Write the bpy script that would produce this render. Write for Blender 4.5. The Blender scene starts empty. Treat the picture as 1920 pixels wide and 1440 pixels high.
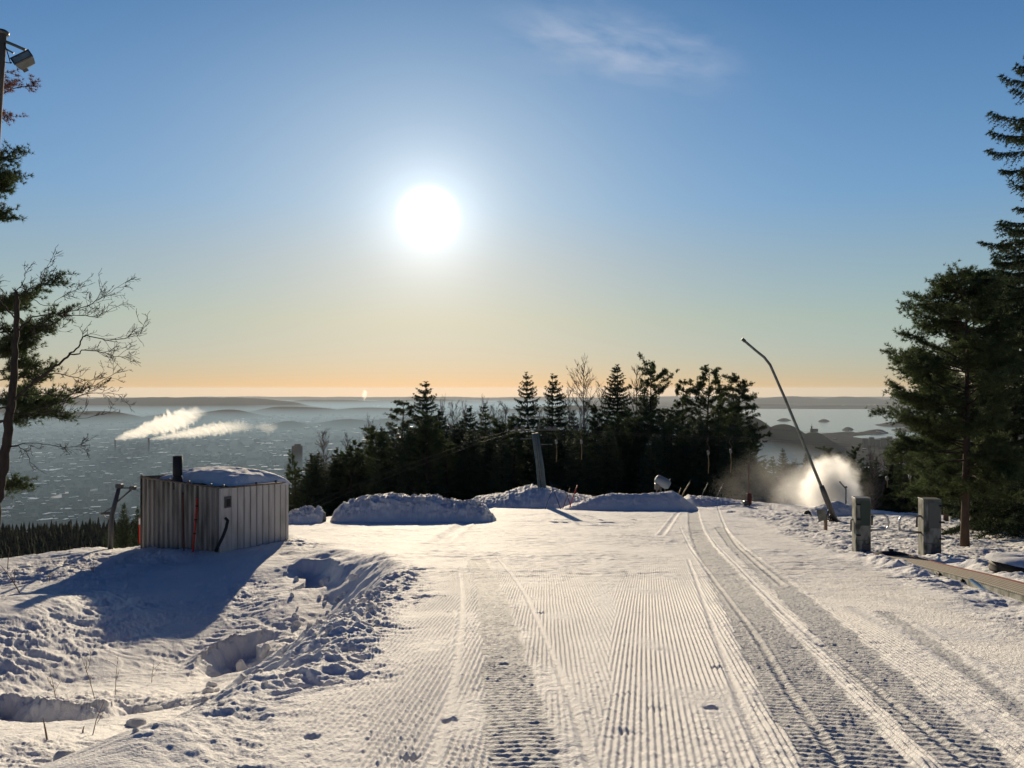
import bpy, math, random
import numpy as np
from mathutils import Vector, Matrix
random.seed(7)
RNG = np.random.default_rng(11)
SC = bpy.context.scene
COL = SC.collection
R = math.radians

# ------------------------------------------------------------------ camera
F, HY, EYE = 1450.0, 728.0, 1.6          # focal length in photo pixels, eye-level row, eye height
cam = bpy.data.cameras.new('camera')
cam.sensor_width = 36.0
cam.lens = F / 1920 * 36
cam.shift_y = (HY - 720) / 1920
cam.clip_start, cam.clip_end = 0.1, 200000
cam_o = bpy.data.objects.new('camera', cam); COL.objects.link(cam_o)
cam_o.location = (0, 0, EYE); cam_o.rotation_euler = (R(90), 0, 0)
SC.camera = cam_o

# ------------------------------------------------------------------ sun and sky
SUN_AZ = math.atan2(803 - 960, F)                     # left of straight ahead
SUN_EL = math.atan2(HY - 408, math.hypot(F, 157))
SUNV = Vector((math.sin(SUN_AZ) * math.cos(SUN_EL), math.cos(SUN_AZ) * math.cos(SUN_EL), math.sin(SUN_EL)))
sun = bpy.data.lights.new('sun', 'SUN'); sun.energy = 5.0; sun.angle = R(0.5); sun.color = (1.0, 0.83, 0.59)
sun_o = bpy.data.objects.new('sun', sun); COL.objects.link(sun_o)
sun_o.rotation_euler = (-SUNV).to_track_quat('-Z', 'Y').to_euler()

world = bpy.data.worlds.new("World"); SC.world = world; world.use_nodes = True
def world_nodes():
    nt = world.node_tree; N = nt.nodes; L = nt.links; N.clear()
    def n(t, **k):
        o = N.new(t)
        for a, b in k.items(): setattr(o, a, b)
        return o
    def math_(op, a, b=None, clamp=False):
        m = n('ShaderNodeMath', operation=op, use_clamp=clamp)
        for i, v in enumerate((a, b)):
            if v is None: continue
            if isinstance(v, (int, float)): m.inputs[i].default_value = v
            else: L.new(v, m.inputs[i])
        return m.outputs[0]
    def mixc(bt, fac, a, b):
        m = n('ShaderNodeMix', data_type='RGBA', blend_type=bt)
        for s, v in ((m.inputs[0], fac), (m.inputs[6], a), (m.inputs[7], b)):
            if isinstance(v, (int, float)): s.default_value = v
            elif isinstance(v, tuple): s.default_value = v
            else: L.new(v, s)
        return m.outputs[2]
    def ramp(fac, stops):
        r = n('ShaderNodeValToRGB'); e = r.color_ramp.elements
        while len(e) < len(stops): e.new(0.5)
        for i, (p, c) in enumerate(stops):
            e[i].position = p; e[i].color = (*c, 1)
        L.new(fac, r.inputs[0]); return r.outputs[0]
    sky = n('ShaderNodeTexSky', sky_type='NISHITA', sun_disc=False)
    sky.sun_elevation = SUN_EL; sky.sun_rotation = SUN_AZ
    sky.altitude = 400; sky.air_density = 1.0; sky.dust_density = 0.3; sky.ozone_density = 1.6
    tc = n('ShaderNodeTexCoord'); nrm = n('ShaderNodeVectorMath', operation='NORMALIZE'); L.new(tc.outputs['Generated'], nrm.inputs[0])
    d = nrm.outputs[0]
    sep = n('ShaderNodeSeparateXYZ'); L.new(d, sep.inputs[0])
    el = math_('DIVIDE', math_('ARCSINE', sep.outputs[2]), math.pi / 2)      # 0 horizon .. 1 zenith
    elc = math_('MAXIMUM', el, 0.0)
    dot = n('ShaderNodeVectorMath', operation='DOT_PRODUCT'); L.new(d, dot.inputs[0]); dot.inputs[1].default_value = SUNV
    ang = math_('MULTIPLY', math_('ARCCOSINE', math_('MINIMUM', dot.outputs['Value'], 1.0)), 180 / math.pi)   # degrees from the sun
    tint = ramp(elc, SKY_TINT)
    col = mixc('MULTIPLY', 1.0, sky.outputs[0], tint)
    # sky away from the sun darkened and blued to deepen and cool snow shade
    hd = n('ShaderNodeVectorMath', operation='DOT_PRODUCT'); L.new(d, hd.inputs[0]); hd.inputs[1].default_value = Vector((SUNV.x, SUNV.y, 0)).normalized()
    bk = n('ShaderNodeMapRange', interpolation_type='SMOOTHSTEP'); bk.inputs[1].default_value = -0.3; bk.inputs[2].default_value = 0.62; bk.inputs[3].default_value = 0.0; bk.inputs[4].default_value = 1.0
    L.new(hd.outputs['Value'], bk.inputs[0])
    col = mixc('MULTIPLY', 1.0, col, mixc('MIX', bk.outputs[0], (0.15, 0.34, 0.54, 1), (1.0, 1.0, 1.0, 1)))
    # soft shoulder, as a camera exposing for the sky would hold it
    lum = n('ShaderNodeVectorMath', operation='DOT_PRODUCT'); L.new(col, lum.inputs[0]); lum.inputs[1].default_value = (0.3, 0.6, 0.1)
    sh = math_('DIVIDE', 0.88, math_('ADD', 1.0, math_('MULTIPLY', lum.outputs['Value'], 0.15)))
    shv = n('ShaderNodeVectorMath', operation='SCALE'); L.new(col, shv.inputs[0]); L.new(sh, shv.inputs['Scale']); col = shv.outputs[0]
    # aureole and disc of the sun
    def gl(amp, w, p):
        return math_('MULTIPLY', math_('EXPONENT', math_('MULTIPLY', math_('POWER', math_('DIVIDE', ang, w), p), -1.0)), amp)
    tot = None
    for amp, w, p, c in SKY_GLOW:
        g = n('ShaderNodeVectorMath', operation='SCALE'); g.inputs[0].default_value = c; L.new(gl(amp, w, p), g.inputs['Scale'])
        col = mixc('ADD', 1.0, col, g.outputs[0])
    # thin streak of cirrus, upper middle
    cx = math.atan2(1150 - 960, F); ce = math.atan2(HY - 92, math.hypot(F, 190))
    az = math_('ARCTAN2', sep.outputs[0], sep.outputs[1])
    elr = math_('MULTIPLY', el, math.pi / 2)
    da = math_('SUBTRACT', az, cx); de = math_('SUBTRACT', elr, ce)
    rot = R(-11)
    ua = math_('ADD', math_('MULTIPLY', da, math.cos(rot)), math_('MULTIPLY', de, math.sin(rot)))
    ue = math_('SUBTRACT', math_('MULTIPLY', de, math.cos(rot)), math_('MULTIPLY', da, math.sin(rot)))
    ra = math_('POWER', math_('DIVIDE', math_('ABSOLUTE', ua), 0.13), 3.0)
    re = math_('POWER', math_('DIVIDE', math_('ABSOLUTE', ue), 0.034), 2.0)
    msk = math_('EXPONENT', math_('MULTIPLY', math_('ADD', ra, re), -1.0))
    cv = n('ShaderNodeCombineXYZ'); L.new(math_('MULTIPLY', ua, 11.0), cv.inputs[0]); L.new(math_('MULTIPLY', ue, 38.0), cv.inputs[1])
    nz = n('ShaderNodeTexNoise'); nz.inputs['Scale'].default_value = 1.0; nz.inputs['Detail'].default_value = 7; nz.inputs['Roughness'].default_value = 0.55
    nz.inputs['Distortion'].default_value = 0.3
    L.new(cv.outputs[0], nz.inputs['Vector'])
    nn = math_('MULTIPLY', math_('SUBTRACT', nz.outputs[0], 0.33), 3.0, True)
    cl = math_('MULTIPLY', math_('MULTIPLY', msk, nn), 0.8, True)
    col = mixc('MIX', cl, col, CIRRUS)
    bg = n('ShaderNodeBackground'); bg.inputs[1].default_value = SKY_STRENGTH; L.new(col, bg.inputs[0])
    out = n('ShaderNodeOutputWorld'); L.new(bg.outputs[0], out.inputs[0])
SKY_STRENGTH = 0.10
SKY_TINT = [(0.0, (1.9, 1.92, 2.4)), (0.010, (1.64, 1.74, 2.3)), (0.025, (1.62, 1.74, 2.2)), (0.055, (1.72, 1.76, 1.76)), (0.10, (1.46, 1.56, 1.66)), (0.145, (1.08, 1.42, 1.74)), (0.22, (0.80, 1.17, 1.50)), (0.30, (0.45, 0.85, 1.20)), (0.36, (0.13, 0.32, 0.62)), (0.5, (0.05, 0.155, 0.40)), (1.0, (0.03, 0.13, 0.36))]  # stops above the frame darkened and blued to deepen the snow's shade
SKY_GLOW = [(26.0, 1.78, 5.0, (1, 0.98, 0.93)), (5.0, 3.1, 1.5, (0.97, 0.98, 1.0)), (2.1, 11.0, 1.4, (1, 0.97, 0.95))]
CIRRUS = (3.6, 4.3, 5.6, 1)
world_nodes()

SC.view_settings.view_transform = 'Standard'; SC.view_settings.look = 'None'
SC.view_settings.gamma = 1; SC.view_settings.use_curve_mapping = False
SC.view_settings.exposure = 0.24
SC.render.engine = 'CYCLES'
cy = SC.cycles
cy.use_denoising = True
cy.max_bounces = 5; cy.diffuse_bounces = 3; cy.glossy_bounces = 2; cy.transmission_bounces = 3; cy.transparent_max_bounces = 6
cy.volume_bounces = 3
cy.volume_step_rate = 1.0; cy.volume_max_steps = 128
cy.caustics_reflective = False; cy.caustics_refractive = False
cy.sample_clamp_indirect = 4.0

# ------------------------------------------------------------------ helpers
def W(px, py, y):
    """point at depth y seen at photo pixel px, py"""
    return Vector(((px - 960) / F * y, y, EYE - (py - HY) / F * y))
def tag(o, label=None, cat=None, group=None, kind=None):
    if label: o['label'] = label
    if cat: o['category'] = cat
    if group: o['group'] = group
    if kind: o['kind'] = kind
    return o
def empty(name, loc, rz=0.0):
    o = bpy.data.objects.new(name, None); COL.objects.link(o)
    o.location = loc; o.rotation_euler = (0, 0, rz); o.empty_display_size = 0.2
    return o
def link(name, me, mat=None, parent=None, loc=None):
    o = bpy.data.objects.new(name, me); COL.objects.link(o)
    if mat is not None:
        for m in (mat if isinstance(mat, (list, tuple)) else [mat]): me.materials.append(m)
    if parent is not None: o.parent = parent
    if loc is not None: o.location = loc
    return o
def mesh_np(name, v, f, smooth=True):
    v = np.asarray(v, dtype=np.float32).reshape(-1, 3); f = np.asarray(f, dtype=np.int32)
    k = f.shape[1]; m = f.shape[0]
    me = bpy.data.meshes.new(name)
    me.vertices.add(len(v)); me.vertices.foreach_set('co', v.ravel())
    me.loops.add(m * k); me.loops.foreach_set('vertex_index', f.ravel())
    me.polygons.add(m); me.polygons.foreach_set('loop_start', np.arange(m, dtype=np.int32) * k)
    if smooth: me.polygons.foreach_set('use_smooth', np.ones(m, dtype=bool))
    me.update(calc_edges=True); me.validate()
    return me
def smooth01(t):
    t = np.clip(t, 0, 1); return t * t * (3 - 2 * t)
def lerp(a, b, t): return a + (b - a) * t

class MB:
    """collects shapes into one mesh"""
    def __init__(s): s.v = []; s.f = []; s.mi = []; s.sm = []
    def add(s, vs, fs, mi=0, sm=False):
        b = len(s.v); s.v.extend([tuple(p) for p in vs]); s.f.extend([tuple(i + b for i in q) for q in fs])
        s.mi += [mi] * len(fs); s.sm += [sm] * len(fs); return s
    def box(s, c, size, M=None, mi=0, bev=0.0):
        x, y, z = (q / 2 for q in size)
        if bev:
            b = bev; vs = []
            for sz in (-1, 1):
                for ring in (0, 1):
                    zz = sz * (z if ring == 1 else z - b); i = b if ring == 1 else 0
                    if sz == -1: zz = -(z if ring == 0 else z - b); i = b if ring == 0 else 0
                    xx, yy = x - i, y - i
                    vs += [(-xx, -yy, zz), (xx, -yy, zz), (xx, yy, zz), (-xx, yy, zz)]
            fs = [(3, 2, 1, 0), (12, 13, 14, 15)]
            for r in range(3):
                for k in range(4): fs.append((r * 4 + k, r * 4 + (k + 1) % 4, r * 4 + 4 + (k + 1) % 4, r * 4 + 4 + k))
        else:
            vs = [(-x, -y, -z), (x, -y, -z), (x, y, -z), (-x, y, -z), (-x, -y, z), (x, -y, z), (x, y, z), (-x, y, z)]
            fs = [(3, 2, 1, 0), (4, 5, 6, 7), (0, 1, 5, 4), (1, 2, 6, 5), (2, 3, 7, 6), (3, 0, 4, 7)]
        vs = [Vector(p) for p in vs]
        if M is not None: vs = [M @ p for p in vs]
        return s.add([p + Vector(c) for p in vs], fs, mi)
    def tube(s, pts, rad, n=8, caps=True, mi=0, sm=True):
        pts = [Vector(p) for p in pts]; m = len(pts)
        if not isinstance(rad, (list, tuple, np.ndarray)): rad = [rad] * m
        vs = []; t0 = (pts[1] - pts[0]).normalized()
        a = t0.orthogonal().normalized()
        for i, p in enumerate(pts):
            t = ((pts[min(i + 1, m - 1)] - pts[max(i - 1, 0)])).normalized()
            a = (a - t * a.dot(t)); a = a.normalized() if a.length > 1e-6 else t.orthogonal().normalized()
            b = t.cross(a)
            for k in range(n):
                w = 2 * math.pi * k / n
                vs.append(p + (a * math.cos(w) + b * math.sin(w)) * rad[i])
        fs = [(i * n + k, i * n + (k + 1) % n, (i + 1) * n + (k + 1) % n, (i + 1) * n + k) for i in range(m - 1) for k in range(n)]
        s.add(vs, fs, mi, sm)
        if caps and n > 3:
            b = len(s.v) - len(vs)
            s.f += [tuple(b + k for k in reversed(range(n))), tuple(b + (m - 1) * n + k for k in range(n))]
            s.mi += [mi] * 2; s.sm += [False] * 2
        return s
    def lathe(s, c, prof, n=16, mi=0, M=None):
        vs = []
        for r, z in prof:
            for k in range(n):
                p = Vector((r * math.cos(2 * math.pi * k / n), r * math.sin(2 * math.pi * k / n), z))
                vs.append((M @ p if M is not None else p) + Vector(c))
        m = len(prof)
        fs = [(i * n + k, i * n + (k + 1) % n, (i + 1) * n + (k + 1) % n, (i + 1) * n + k) for i in range(m - 1) for k in range(n)]
        fs += [tuple(reversed(range(n))), tuple((m - 1) * n + k for k in range(n))]
        return s.add(vs, fs, mi, True)
    def mesh(s, name):
        me = bpy.data.meshes.new(name); me.from_pydata(s.v, [], s.f)
        me.polygons.foreach_set('material_index', s.mi); me.polygons.foreach_set('use_smooth', s.sm)
        me.update(); return me
    def build(s, name, mat, parent=None, loc=None): return link(name, s.mesh(name), mat, parent, loc)

# ------------------------------------------------------------------ materials
def material(name, col, rough=0.8, metal=0.0, noise=None, bump=None, spec=0.3, stretch=None, trans=0.0):
    """principled; noise = (scale, detail, colour2, lo, hi); bump = (scale, strength, distance)"""
    m = bpy.data.materials.new(name); m.use_nodes = True
    nt = m.node_tree; N = nt.nodes; L = nt.links; p = N['Principled BSDF']
    p.inputs['Base Color'].default_value = (*col, 1); p.inputs['Roughness'].default_value = rough
    p.inputs['Metallic'].default_value = metal; p.inputs['Specular IOR Level'].default_value = spec
    tc = N.new('ShaderNodeTexCoord'); vec = tc.outputs['Object']
    if stretch:
        mp = N.new('ShaderNodeMapping'); mp.inputs['Scale'].default_value = stretch; L.new(vec, mp.inputs[0]); vec = mp.outputs[0]
    csock = None
    if noise:
        sc, de, c2, lo, hi = noise
        t = N.new('ShaderNodeTexNoise'); t.inputs['Scale'].default_value = sc; t.inputs['Detail'].default_value = de; L.new(vec, t.inputs['Vector'])
        r = N.new('ShaderNodeValToRGB'); e = r.color_ramp.elements
        e[0].position = lo; e[0].color = (*col, 1); e[1].position = hi; e[1].color = (*c2, 1)
        L.new(t.outputs[0], r.inputs[0]); L.new(r.outputs[0], p.inputs['Base Color']); csock = r.outputs[0]
    if bump:
        sc, st, di = bump
        t = N.new('ShaderNodeTexNoise'); t.inputs['Scale'].default_value = sc; t.inputs['Detail'].default_value = 6; t.inputs['Roughness'].default_value = 0.65
        L.new(vec, t.inputs['Vector'])
        b = N.new('ShaderNodeBump'); b.inputs['Strength'].default_value = st; b.inputs['Distance'].default_value = di
        L.new(t.outputs[0], b.inputs['Height']); L.new(b.outputs[0], p.inputs['Normal'])
    if trans:
        tr = N.new('ShaderNodeBsdfTranslucent'); tr.inputs[0].default_value = (*[min(1, c * 1.6) for c in col], 1)
        mx = N.new('ShaderNodeMixShader'); mx.inputs[0].default_value = trans
        L.new(p.outputs[0], mx.inputs[1]); L.new(tr.outputs[0], mx.inputs[2]); L.new(mx.outputs[0], N['Material Output'].inputs[0])
    return m
def snow_material(name, packed=False):
    m = bpy.data.materials.new(name); m.use_nodes = True
    nt = m.node_tree; N = nt.nodes; L = nt.links; p = N['Principled BSDF']
    p.inputs['Roughness'].default_value = 0.75; p.inputs['Specular IOR Level'].default_value = 0.10
    tc = N.new('ShaderNodeTexCoord')
    t = N.new('ShaderNodeTexNoise'); t.inputs['Scale'].default_value = 0.9; t.inputs['Detail'].default_value = 5; L.new(tc.outputs['Object'], t.inputs['Vector'])
    r = N.new('ShaderNodeValToRGB'); e = r.color_ramp.elements
    e[0].position = 0.3; e[0].color = (0.80, 0.80, 0.80, 1); e[1].position = 0.7; e[1].color = (0.88, 0.87, 0.86, 1)
    L.new(t.outputs[0], r.inputs[0]); L.new(r.outputs[0], p.inputs['Base Color'])
    if packed:                                            # icy, machine packed snow is greyer
        at = N.new('ShaderNodeAttribute'); at.attribute_name = 'packed'; pk = N.new('ShaderNodeMath'); pk.operation = 'MULTIPLY'; pk.inputs[1].default_value = 0.55; L.new(at.outputs['Fac'], pk.inputs[0])
        mxp = N.new('ShaderNodeMix'); mxp.data_type = 'RGBA'; L.new(pk.outputs[0], mxp.inputs[0]); L.new(r.outputs[0], mxp.inputs[6]); mxp.inputs[7].default_value = (0.50, 0.51, 0.50, 1); L.new(mxp.outputs[2], p.inputs['Base Color'])
    a = N.new('ShaderNodeTexNoise'); a.inputs['Scale'].default_value = 9.0; a.inputs['Detail'].default_value = 8; a.inputs['Roughness'].default_value = 0.7
    c = N.new('ShaderNodeTexNoise'); c.inputs['Scale'].default_value = 55.0; c.inputs['Detail'].default_value = 4
    L.new(tc.outputs['Object'], a.inputs['Vector']); L.new(tc.outputs['Object'], c.inputs['Vector'])
    b1 = N.new('ShaderNodeBump'); b1.inputs['Strength'].default_value = 0.5; b1.inputs['Distance'].default_value = 0.05; L.new(a.outputs[0], b1.inputs['Height'])
    b2 = N.new('ShaderNodeBump'); b2.inputs['Strength'].default_value = 0.55; b2.inputs['Distance'].default_value = 0.02; L.new(c.outputs[0], b2.inputs['Height'])
    L.new(b1.outputs[0], b2.inputs['Normal']); L.new(b2.outputs[0], p.inputs['Normal'])
    return m
M = {}
M['snow'] = snow_material('snow')
M['roof_snow'] = material('roof_snow', (0.85, 0.85, 0.84), 0.35, spec=0.7)
M['steel'] = material('galvanised_steel', (0.20, 0.21, 0.20), 0.55, 0.35, noise=(3.0, 6, (0.11, 0.12, 0.105), 0.4, 0.7), bump=(20, 0.15, 0.01))
M['pillar'] = material('aged_zinc', (0.22, 0.225, 0.205), 0.6, 0.2, noise=(4.5, 8, (0.05, 0.058, 0.045), 0.42, 0.6), bump=(20, 0.15, 0.01), stretch=(1, 1, .5))
M['dark_steel'] = material('dark_steel', (0.09, 0.095, 0.10), 0.5, 0.5, noise=(6, 5, (0.16, 0.12, 0.10), 0.5, 0.8))
M['black'] = material('black_rubber', (0.02, 0.02, 0.022), 0.7, bump=(30, 0.2, 0.01))
M['red'] = material('red_paint', (0.62, 0.05, 0.03), 0.5)
M['dark_red'] = material('dark_red_paint', (0.16, 0.02, 0.02), 0.6)
M['wood'] = material('weathered_wood', (0.23, 0.17, 0.12), 0.85, noise=(2.0, 6, (0.12, 0.09, 0.07), 0.35, 0.7), bump=(6, 0.4, 0.02), stretch=(6, 6, 0.6))
M['bamboo'] = material('bamboo', (0.26, 0.19, 0.10), 0.6)
M['bark'] = material('bark', (0.055, 0.042, 0.034), 0.95, noise=(4.0, 8, (0.03, 0.023, 0.02), 0.35, 0.7), bump=(9, 0.8, 0.05), stretch=(2, 2, 0.7))
M['pine_bark'] = material('pine_bark', (0.085, 0.054, 0.036), 0.95, noise=(3.0, 8, (0.04, 0.028, 0.022), 0.35, 0.7), bump=(8, 0.8, 0.05), stretch=(2, 2, 0.7))
M['birch'] = material('birch_bark', (0.16, 0.13, 0.115), 0.9, noise=(2.0, 6, (0.09, 0.07, 0.06), 0.35, 0.7))
M['needles'] = material('spruce_needles', (0.035, 0.055, 0.026), 0.75, noise=(0.7, 4, (0.06, 0.075, 0.03), 0.35, 0.7), trans=0.2)
M['pine_needles'] = material('pine_needles', (0.05, 0.075, 0.028), 0.7, noise=(0.8, 4, (0.085, 0.095, 0.035), 0.35, 0.7), trans=0.28)
M['brown_needles'] = material('brown_needles', (0.16, 0.07, 0.05), 0.8, noise=(0.9, 4, (0.11, 0.06, 0.045), 0.35, 0.7), trans=0.25)
M['twig'] = material('dry_twig', (0.14, 0.09, 0.06), 0.9)
M['straw'] = material('straw', (0.20, 0.15, 0.09), 0.8)

# ------------------------------------------------------------------ noise
def _hash(ix, iy, seed):
    h = (ix.astype(np.int64) * 374761393 + iy.astype(np.int64) * 668265263 + seed * 1274126177) & 0x7fffffff
    h = ((h ^ (h >> 13)) * 1274126177) & 0x7fffffff
    return (h ^ (h >> 16)) & 0xffff
def noise2(x, y, seed=0):
    x = np.asarray(x, dtype=np.float64); y = np.asarray(y, dtype=np.float64)
    ix = np.floor(x).astype(np.int64); iy = np.floor(y).astype(np.int64); fx = x - ix; fy = y - iy
    u = fx * fx * fx * (fx * (fx * 6 - 15) + 10); v = fy * fy * fy * (fy * (fy * 6 - 15) + 10)
    def g(dx, dy):
        a = _hash(ix + dx, iy + dy, seed) * (2 * np.pi / 65536)
        return np.cos(a) * (fx - dx) + np.sin(a) * (fy - dy)
    return lerp(lerp(g(0, 0), g(1, 0), u), lerp(g(0, 1), g(1, 1), u), v) * 1.5
def fbm(x, y, octs=4, seed=0, gain=0.5):
    a = 1.0; s = 0.0; f = 1.0
    for i in range(octs):
        s = s + a * noise2(x * f + 17.3 * i, y * f - 9.1 * i, seed + i); a *= gain; f *= 2.03
    return s

# ------------------------------------------------------------------ the shape of the snow slope
def table(xs, ys, win):
    g = np.arange(xs[0] - 5, xs[-1] + 5, 0.05); v = np.interp(g, xs, ys)
    lo = ys[0] + (ys[1] - ys[0]) / (xs[1] - xs[0]) * (g - xs[0]); v = np.where(g < xs[0], lo, v)
    k = max(1, int(win / 0.05)); ker = np.hanning(k + 2)[1:-1]; ker /= ker.sum()
    vp = np.pad(v, k, mode='edge'); sm = np.convolve(vp, ker, mode='same')[k:-k]
    return g, sm
B_T = table([-30, 0, 27, 36, 45, 60, 66, 320], [4.38, 0, -3.94, -5.05, -6.07, -7.59, -7.95, -7.95], 6)
L_T = table([-30, 0, 4, 6, 8, 10, 12, 14, 17, 20, 27, 35, 45, 60, 66, 320], [3.0, 0, -0.75, -1.38, -2.0, -2.68, -3.28, -3.73, -4.07, -4.17, -4.12, -4.75, -6.07, -7.59, -7.95, -7.95], 2.5)
E_T = table([-30, 4, 6.4, 8, 11.6, 15, 18.5, 21, 24, 27, 31, 36, 50, 320], [-2.6, -2.3, -2.15, -2.0, -2.1, -2.2, -2.5, -3.1, -4.3, -6.4, -9.0, -11.5, -15, -15], 1.5)
XR_T = table([-30, 5, 11, 16.6, 24, 45, 320], [5, 6.0, 7.3, 9.1, 10.6, 15, 30], 3)
UC = [-3, -.662, -.483, -.386, -.276, -.22, -.04, .1, .3, .441, .545, .662, 3]
YC = [24, 27.5, 31, 36, 47, 53, 64, 67, 65, 59, 52, 47, 40]
SL = [.38, .36, .36, .34, .26, .22, .19, .19, .2, .21, .22, .24, .25]
def ti(T, y): return np.interp(y, T[0], T[1])
def H_macro(x, y):
    base = ti(B_T, y); left = ti(L_T, y); xe = ti(E_T, y)
    w = np.interp(y, [0, 6, 12, 20, 27], [1.2, 1.6, 2.4, 2.2, 2.0])
    xx = x + 0.25 * noise2(x * 0.7, y * 0.7, 3) + 0.12 * noise2(x * 1.9, y * 1.9, 4)
    left = left + 0.75 * np.exp(-((x + 11.9) / 2.4) ** 2 - ((y - 17.5) / 3.6) ** 2) - 0.35 * np.exp(-((x + 7.0) / 2.0) ** 2 - ((y - 16) / 3.0) ** 2)
    t = smooth01((xx - (xe - w)) / w)
    h = lerp(left, base, t)
    u = x / np.maximum(y, 6.0)
    yc = np.interp(u, UC, YC); s = np.interp(u, UC, SL); d = y - yc
    return h - s * 0.5 * (np.sqrt(d * d + 4) + d)
def hit(px, py, fn=None):
    """where the line of sight through a pixel meets the snow"""
    fn = fn or H_macro
    y = np.geomspace(3.0, 160, 6000); x = (px - 960) / F * y; z = EYE - (py - HY) / F * y
    b = np.nonzero(z <= fn(x, y))[0]
    i = b[0] if len(b) else 5999
    return float(x[i]), float(y[i])
def plane_xy(px, py):
    y = 2320.0 / (py - 940.0); return ((px - 960) / F * y, y)

def poly_st(x, y, pts):
    """signed across-distance and along-length to a polyline"""
    best = np.full(x.shape, 1e9); T = np.zeros(x.shape); S = np.zeros(x.shape); acc = 0.0
    for (ax, ay), (bx, by) in zip(pts[:-1], pts[1:]):
        dx, dy = bx - ax, by - ay; l = math.hypot(dx, dy); dx /= l; dy /= l
        s = np.clip((x - ax) * dx + (y - ay) * dy, 0, l)
        qx = x - ax - dx * s; qy = y - ay - dy * s; d2 = qx * qx + qy * qy
        m = d2 < best
        best = np.where(m, d2, best); T = np.where(m, np.sqrt(d2) * np.sign(dx * qy - dy * qx), T); S = np.where(m, acc + s, S)
        acc += l
    return T, S
def curve_pts(pl, n=6):
    P = [Vector((*p, 0)) for p in pl]; out = []
    for i in range(len(P) - 1):
        p0, p1, p2, p3 = P[max(i - 1, 0)], P[i], P[i + 1], P[min(i + 2, len(P) - 1)]
        for k in range(n):
            t = k / n
            q = 0.5 * (2 * p1 + (p2 - p0) * t + (2 * p0 - 5 * p1 + 4 * p2 - p3) * t * t + (3 * p1 - p0 - 3 * p2 + p3) * t ** 3)
            out.append((q.x, q.y))
    out.append((P[-1].x, P[-1].y)); return out
TRACKS = []       # (points, half width, bar pitch, bar height, sink)
def track(px, hw, pitch, amp, sink): TRACKS.append((curve_pts([plane_xy(*p) for p in px]), hw, pitch, amp, sink))
track([(1005, 1560), (985, 1440), (958, 1300), (935, 1180), (912, 1090), (895, 1050)], 0.27, 0.085, 0.0060, 0.008)
track([(1700, 1560), (1612, 1440), (1530, 1330), (1440, 1200), (1380, 1110), (1335, 1045), (1305, 1000), (1300, 980)], 0.37, 0.095, 0.0064, 0.008)
track([(1960, 1560), (1842, 1440), (1670, 1290), (1545, 1170), (1450, 1085), (1385, 1030), (1350, 1000)], 0.27, 0.100, 0.0062, 0.007)
track([(2130, 1500), (1935, 1345), (1760, 1215), (1660, 1150)], 0.12, 0.08, 0.004, 0.006)
CONV = [plane_xy(1680, 1042), plane_xy(1920, 1112), tuple(2.2 * b - 1.2 * a for a, b in zip(plane_xy(1680, 1042), plane_xy(1920, 1112)))]
SKI = []
def ski(px, w=0.03, dep=0.012): SKI.append((curve_pts([plane_xy(*p) for p in px]), w, dep))
ski([(1150, 1560), (1108, 1440), (1060, 1290), (1010, 1170), (975, 1100), (945, 1062), (930, 1045)], 0.028)
ski([(800, 1500), (818, 1400), (842, 1310), (860, 1200), (866, 1120), (860, 1068)], 0.035)
ski([(1490, 1560), (1440, 1440), (1370, 1270), (1305, 1090), (1290, 1050)], 0.03)
ski([(1960, 1500), (1830, 1440), (1640, 1290), (1480, 1160), (1380, 1060), (1330, 1010)], 0.03)
ski([(1600, 1500), (1560, 1410), (1470, 1280), (1400, 1170), (1310, 1050), (1275, 1000)], 0.03)
ski([(1940, 1330), (1760, 1220), (1600, 1140)], 0.10, 0.01)
ski([(820, 1020), (850, 1005), (900, 985), (940, 972)], 0.25, 0.06)
ski([(1240, 1010), (1270, 985), (1300, 968)], 0.10, 0.03)
ski([(1340, 970), (1360, 1000), (1400, 1040), (1470, 1100)], 0.05, 0.02)
SCARPS = []       # (polyline in plan, depth, run): the ground drops on the camera side
def scarp(px, depth, run): SCARPS.append((curve_pts([hit(*p) for p in px], 4), depth, run))
scarp([(345, 1275), (400, 1225), (450, 1195), (510, 1185), (545, 1190)], 0.42, 1.6)
scarp([(-60, 1322), (20, 1318), (80, 1326), (150, 1328), (220, 1318), (262, 1312)], 0.30, 1.1)
scarp([(520, 1085), (560, 1060), (610, 1060), (650, 1072)], 0.35, 2.0)
PITS = []
for k in range(24):
    py = 985 + 455 * random.random() ** 1.2; c = 1180 + (py - 940) * 0.12
    px = random.gauss(c, 40 + (py - 940) * 0.22) if random.random() < 0.75 else random.uniform(700, 1850)
    x0, y0 = plane_xy(px, py); PITS.append((x0, y0, random.uniform(0.05, 0.08), random.uniform(0.05, 0.10), random.uniform(0.006, 0.016)))
for px, py, d in [(770, 1422, .07), (843, 1349, .06), (1015, 1150, .05), (945, 1244, .05), (1335, 1328, .05), (1345, 1250, .04), (1540, 1210, .05), (585, 1382, .03)]:
    x0, y0 = plane_xy(px, py); PITS.append((x0, y0, 0.055, 0.05, d * 0.8))

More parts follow.
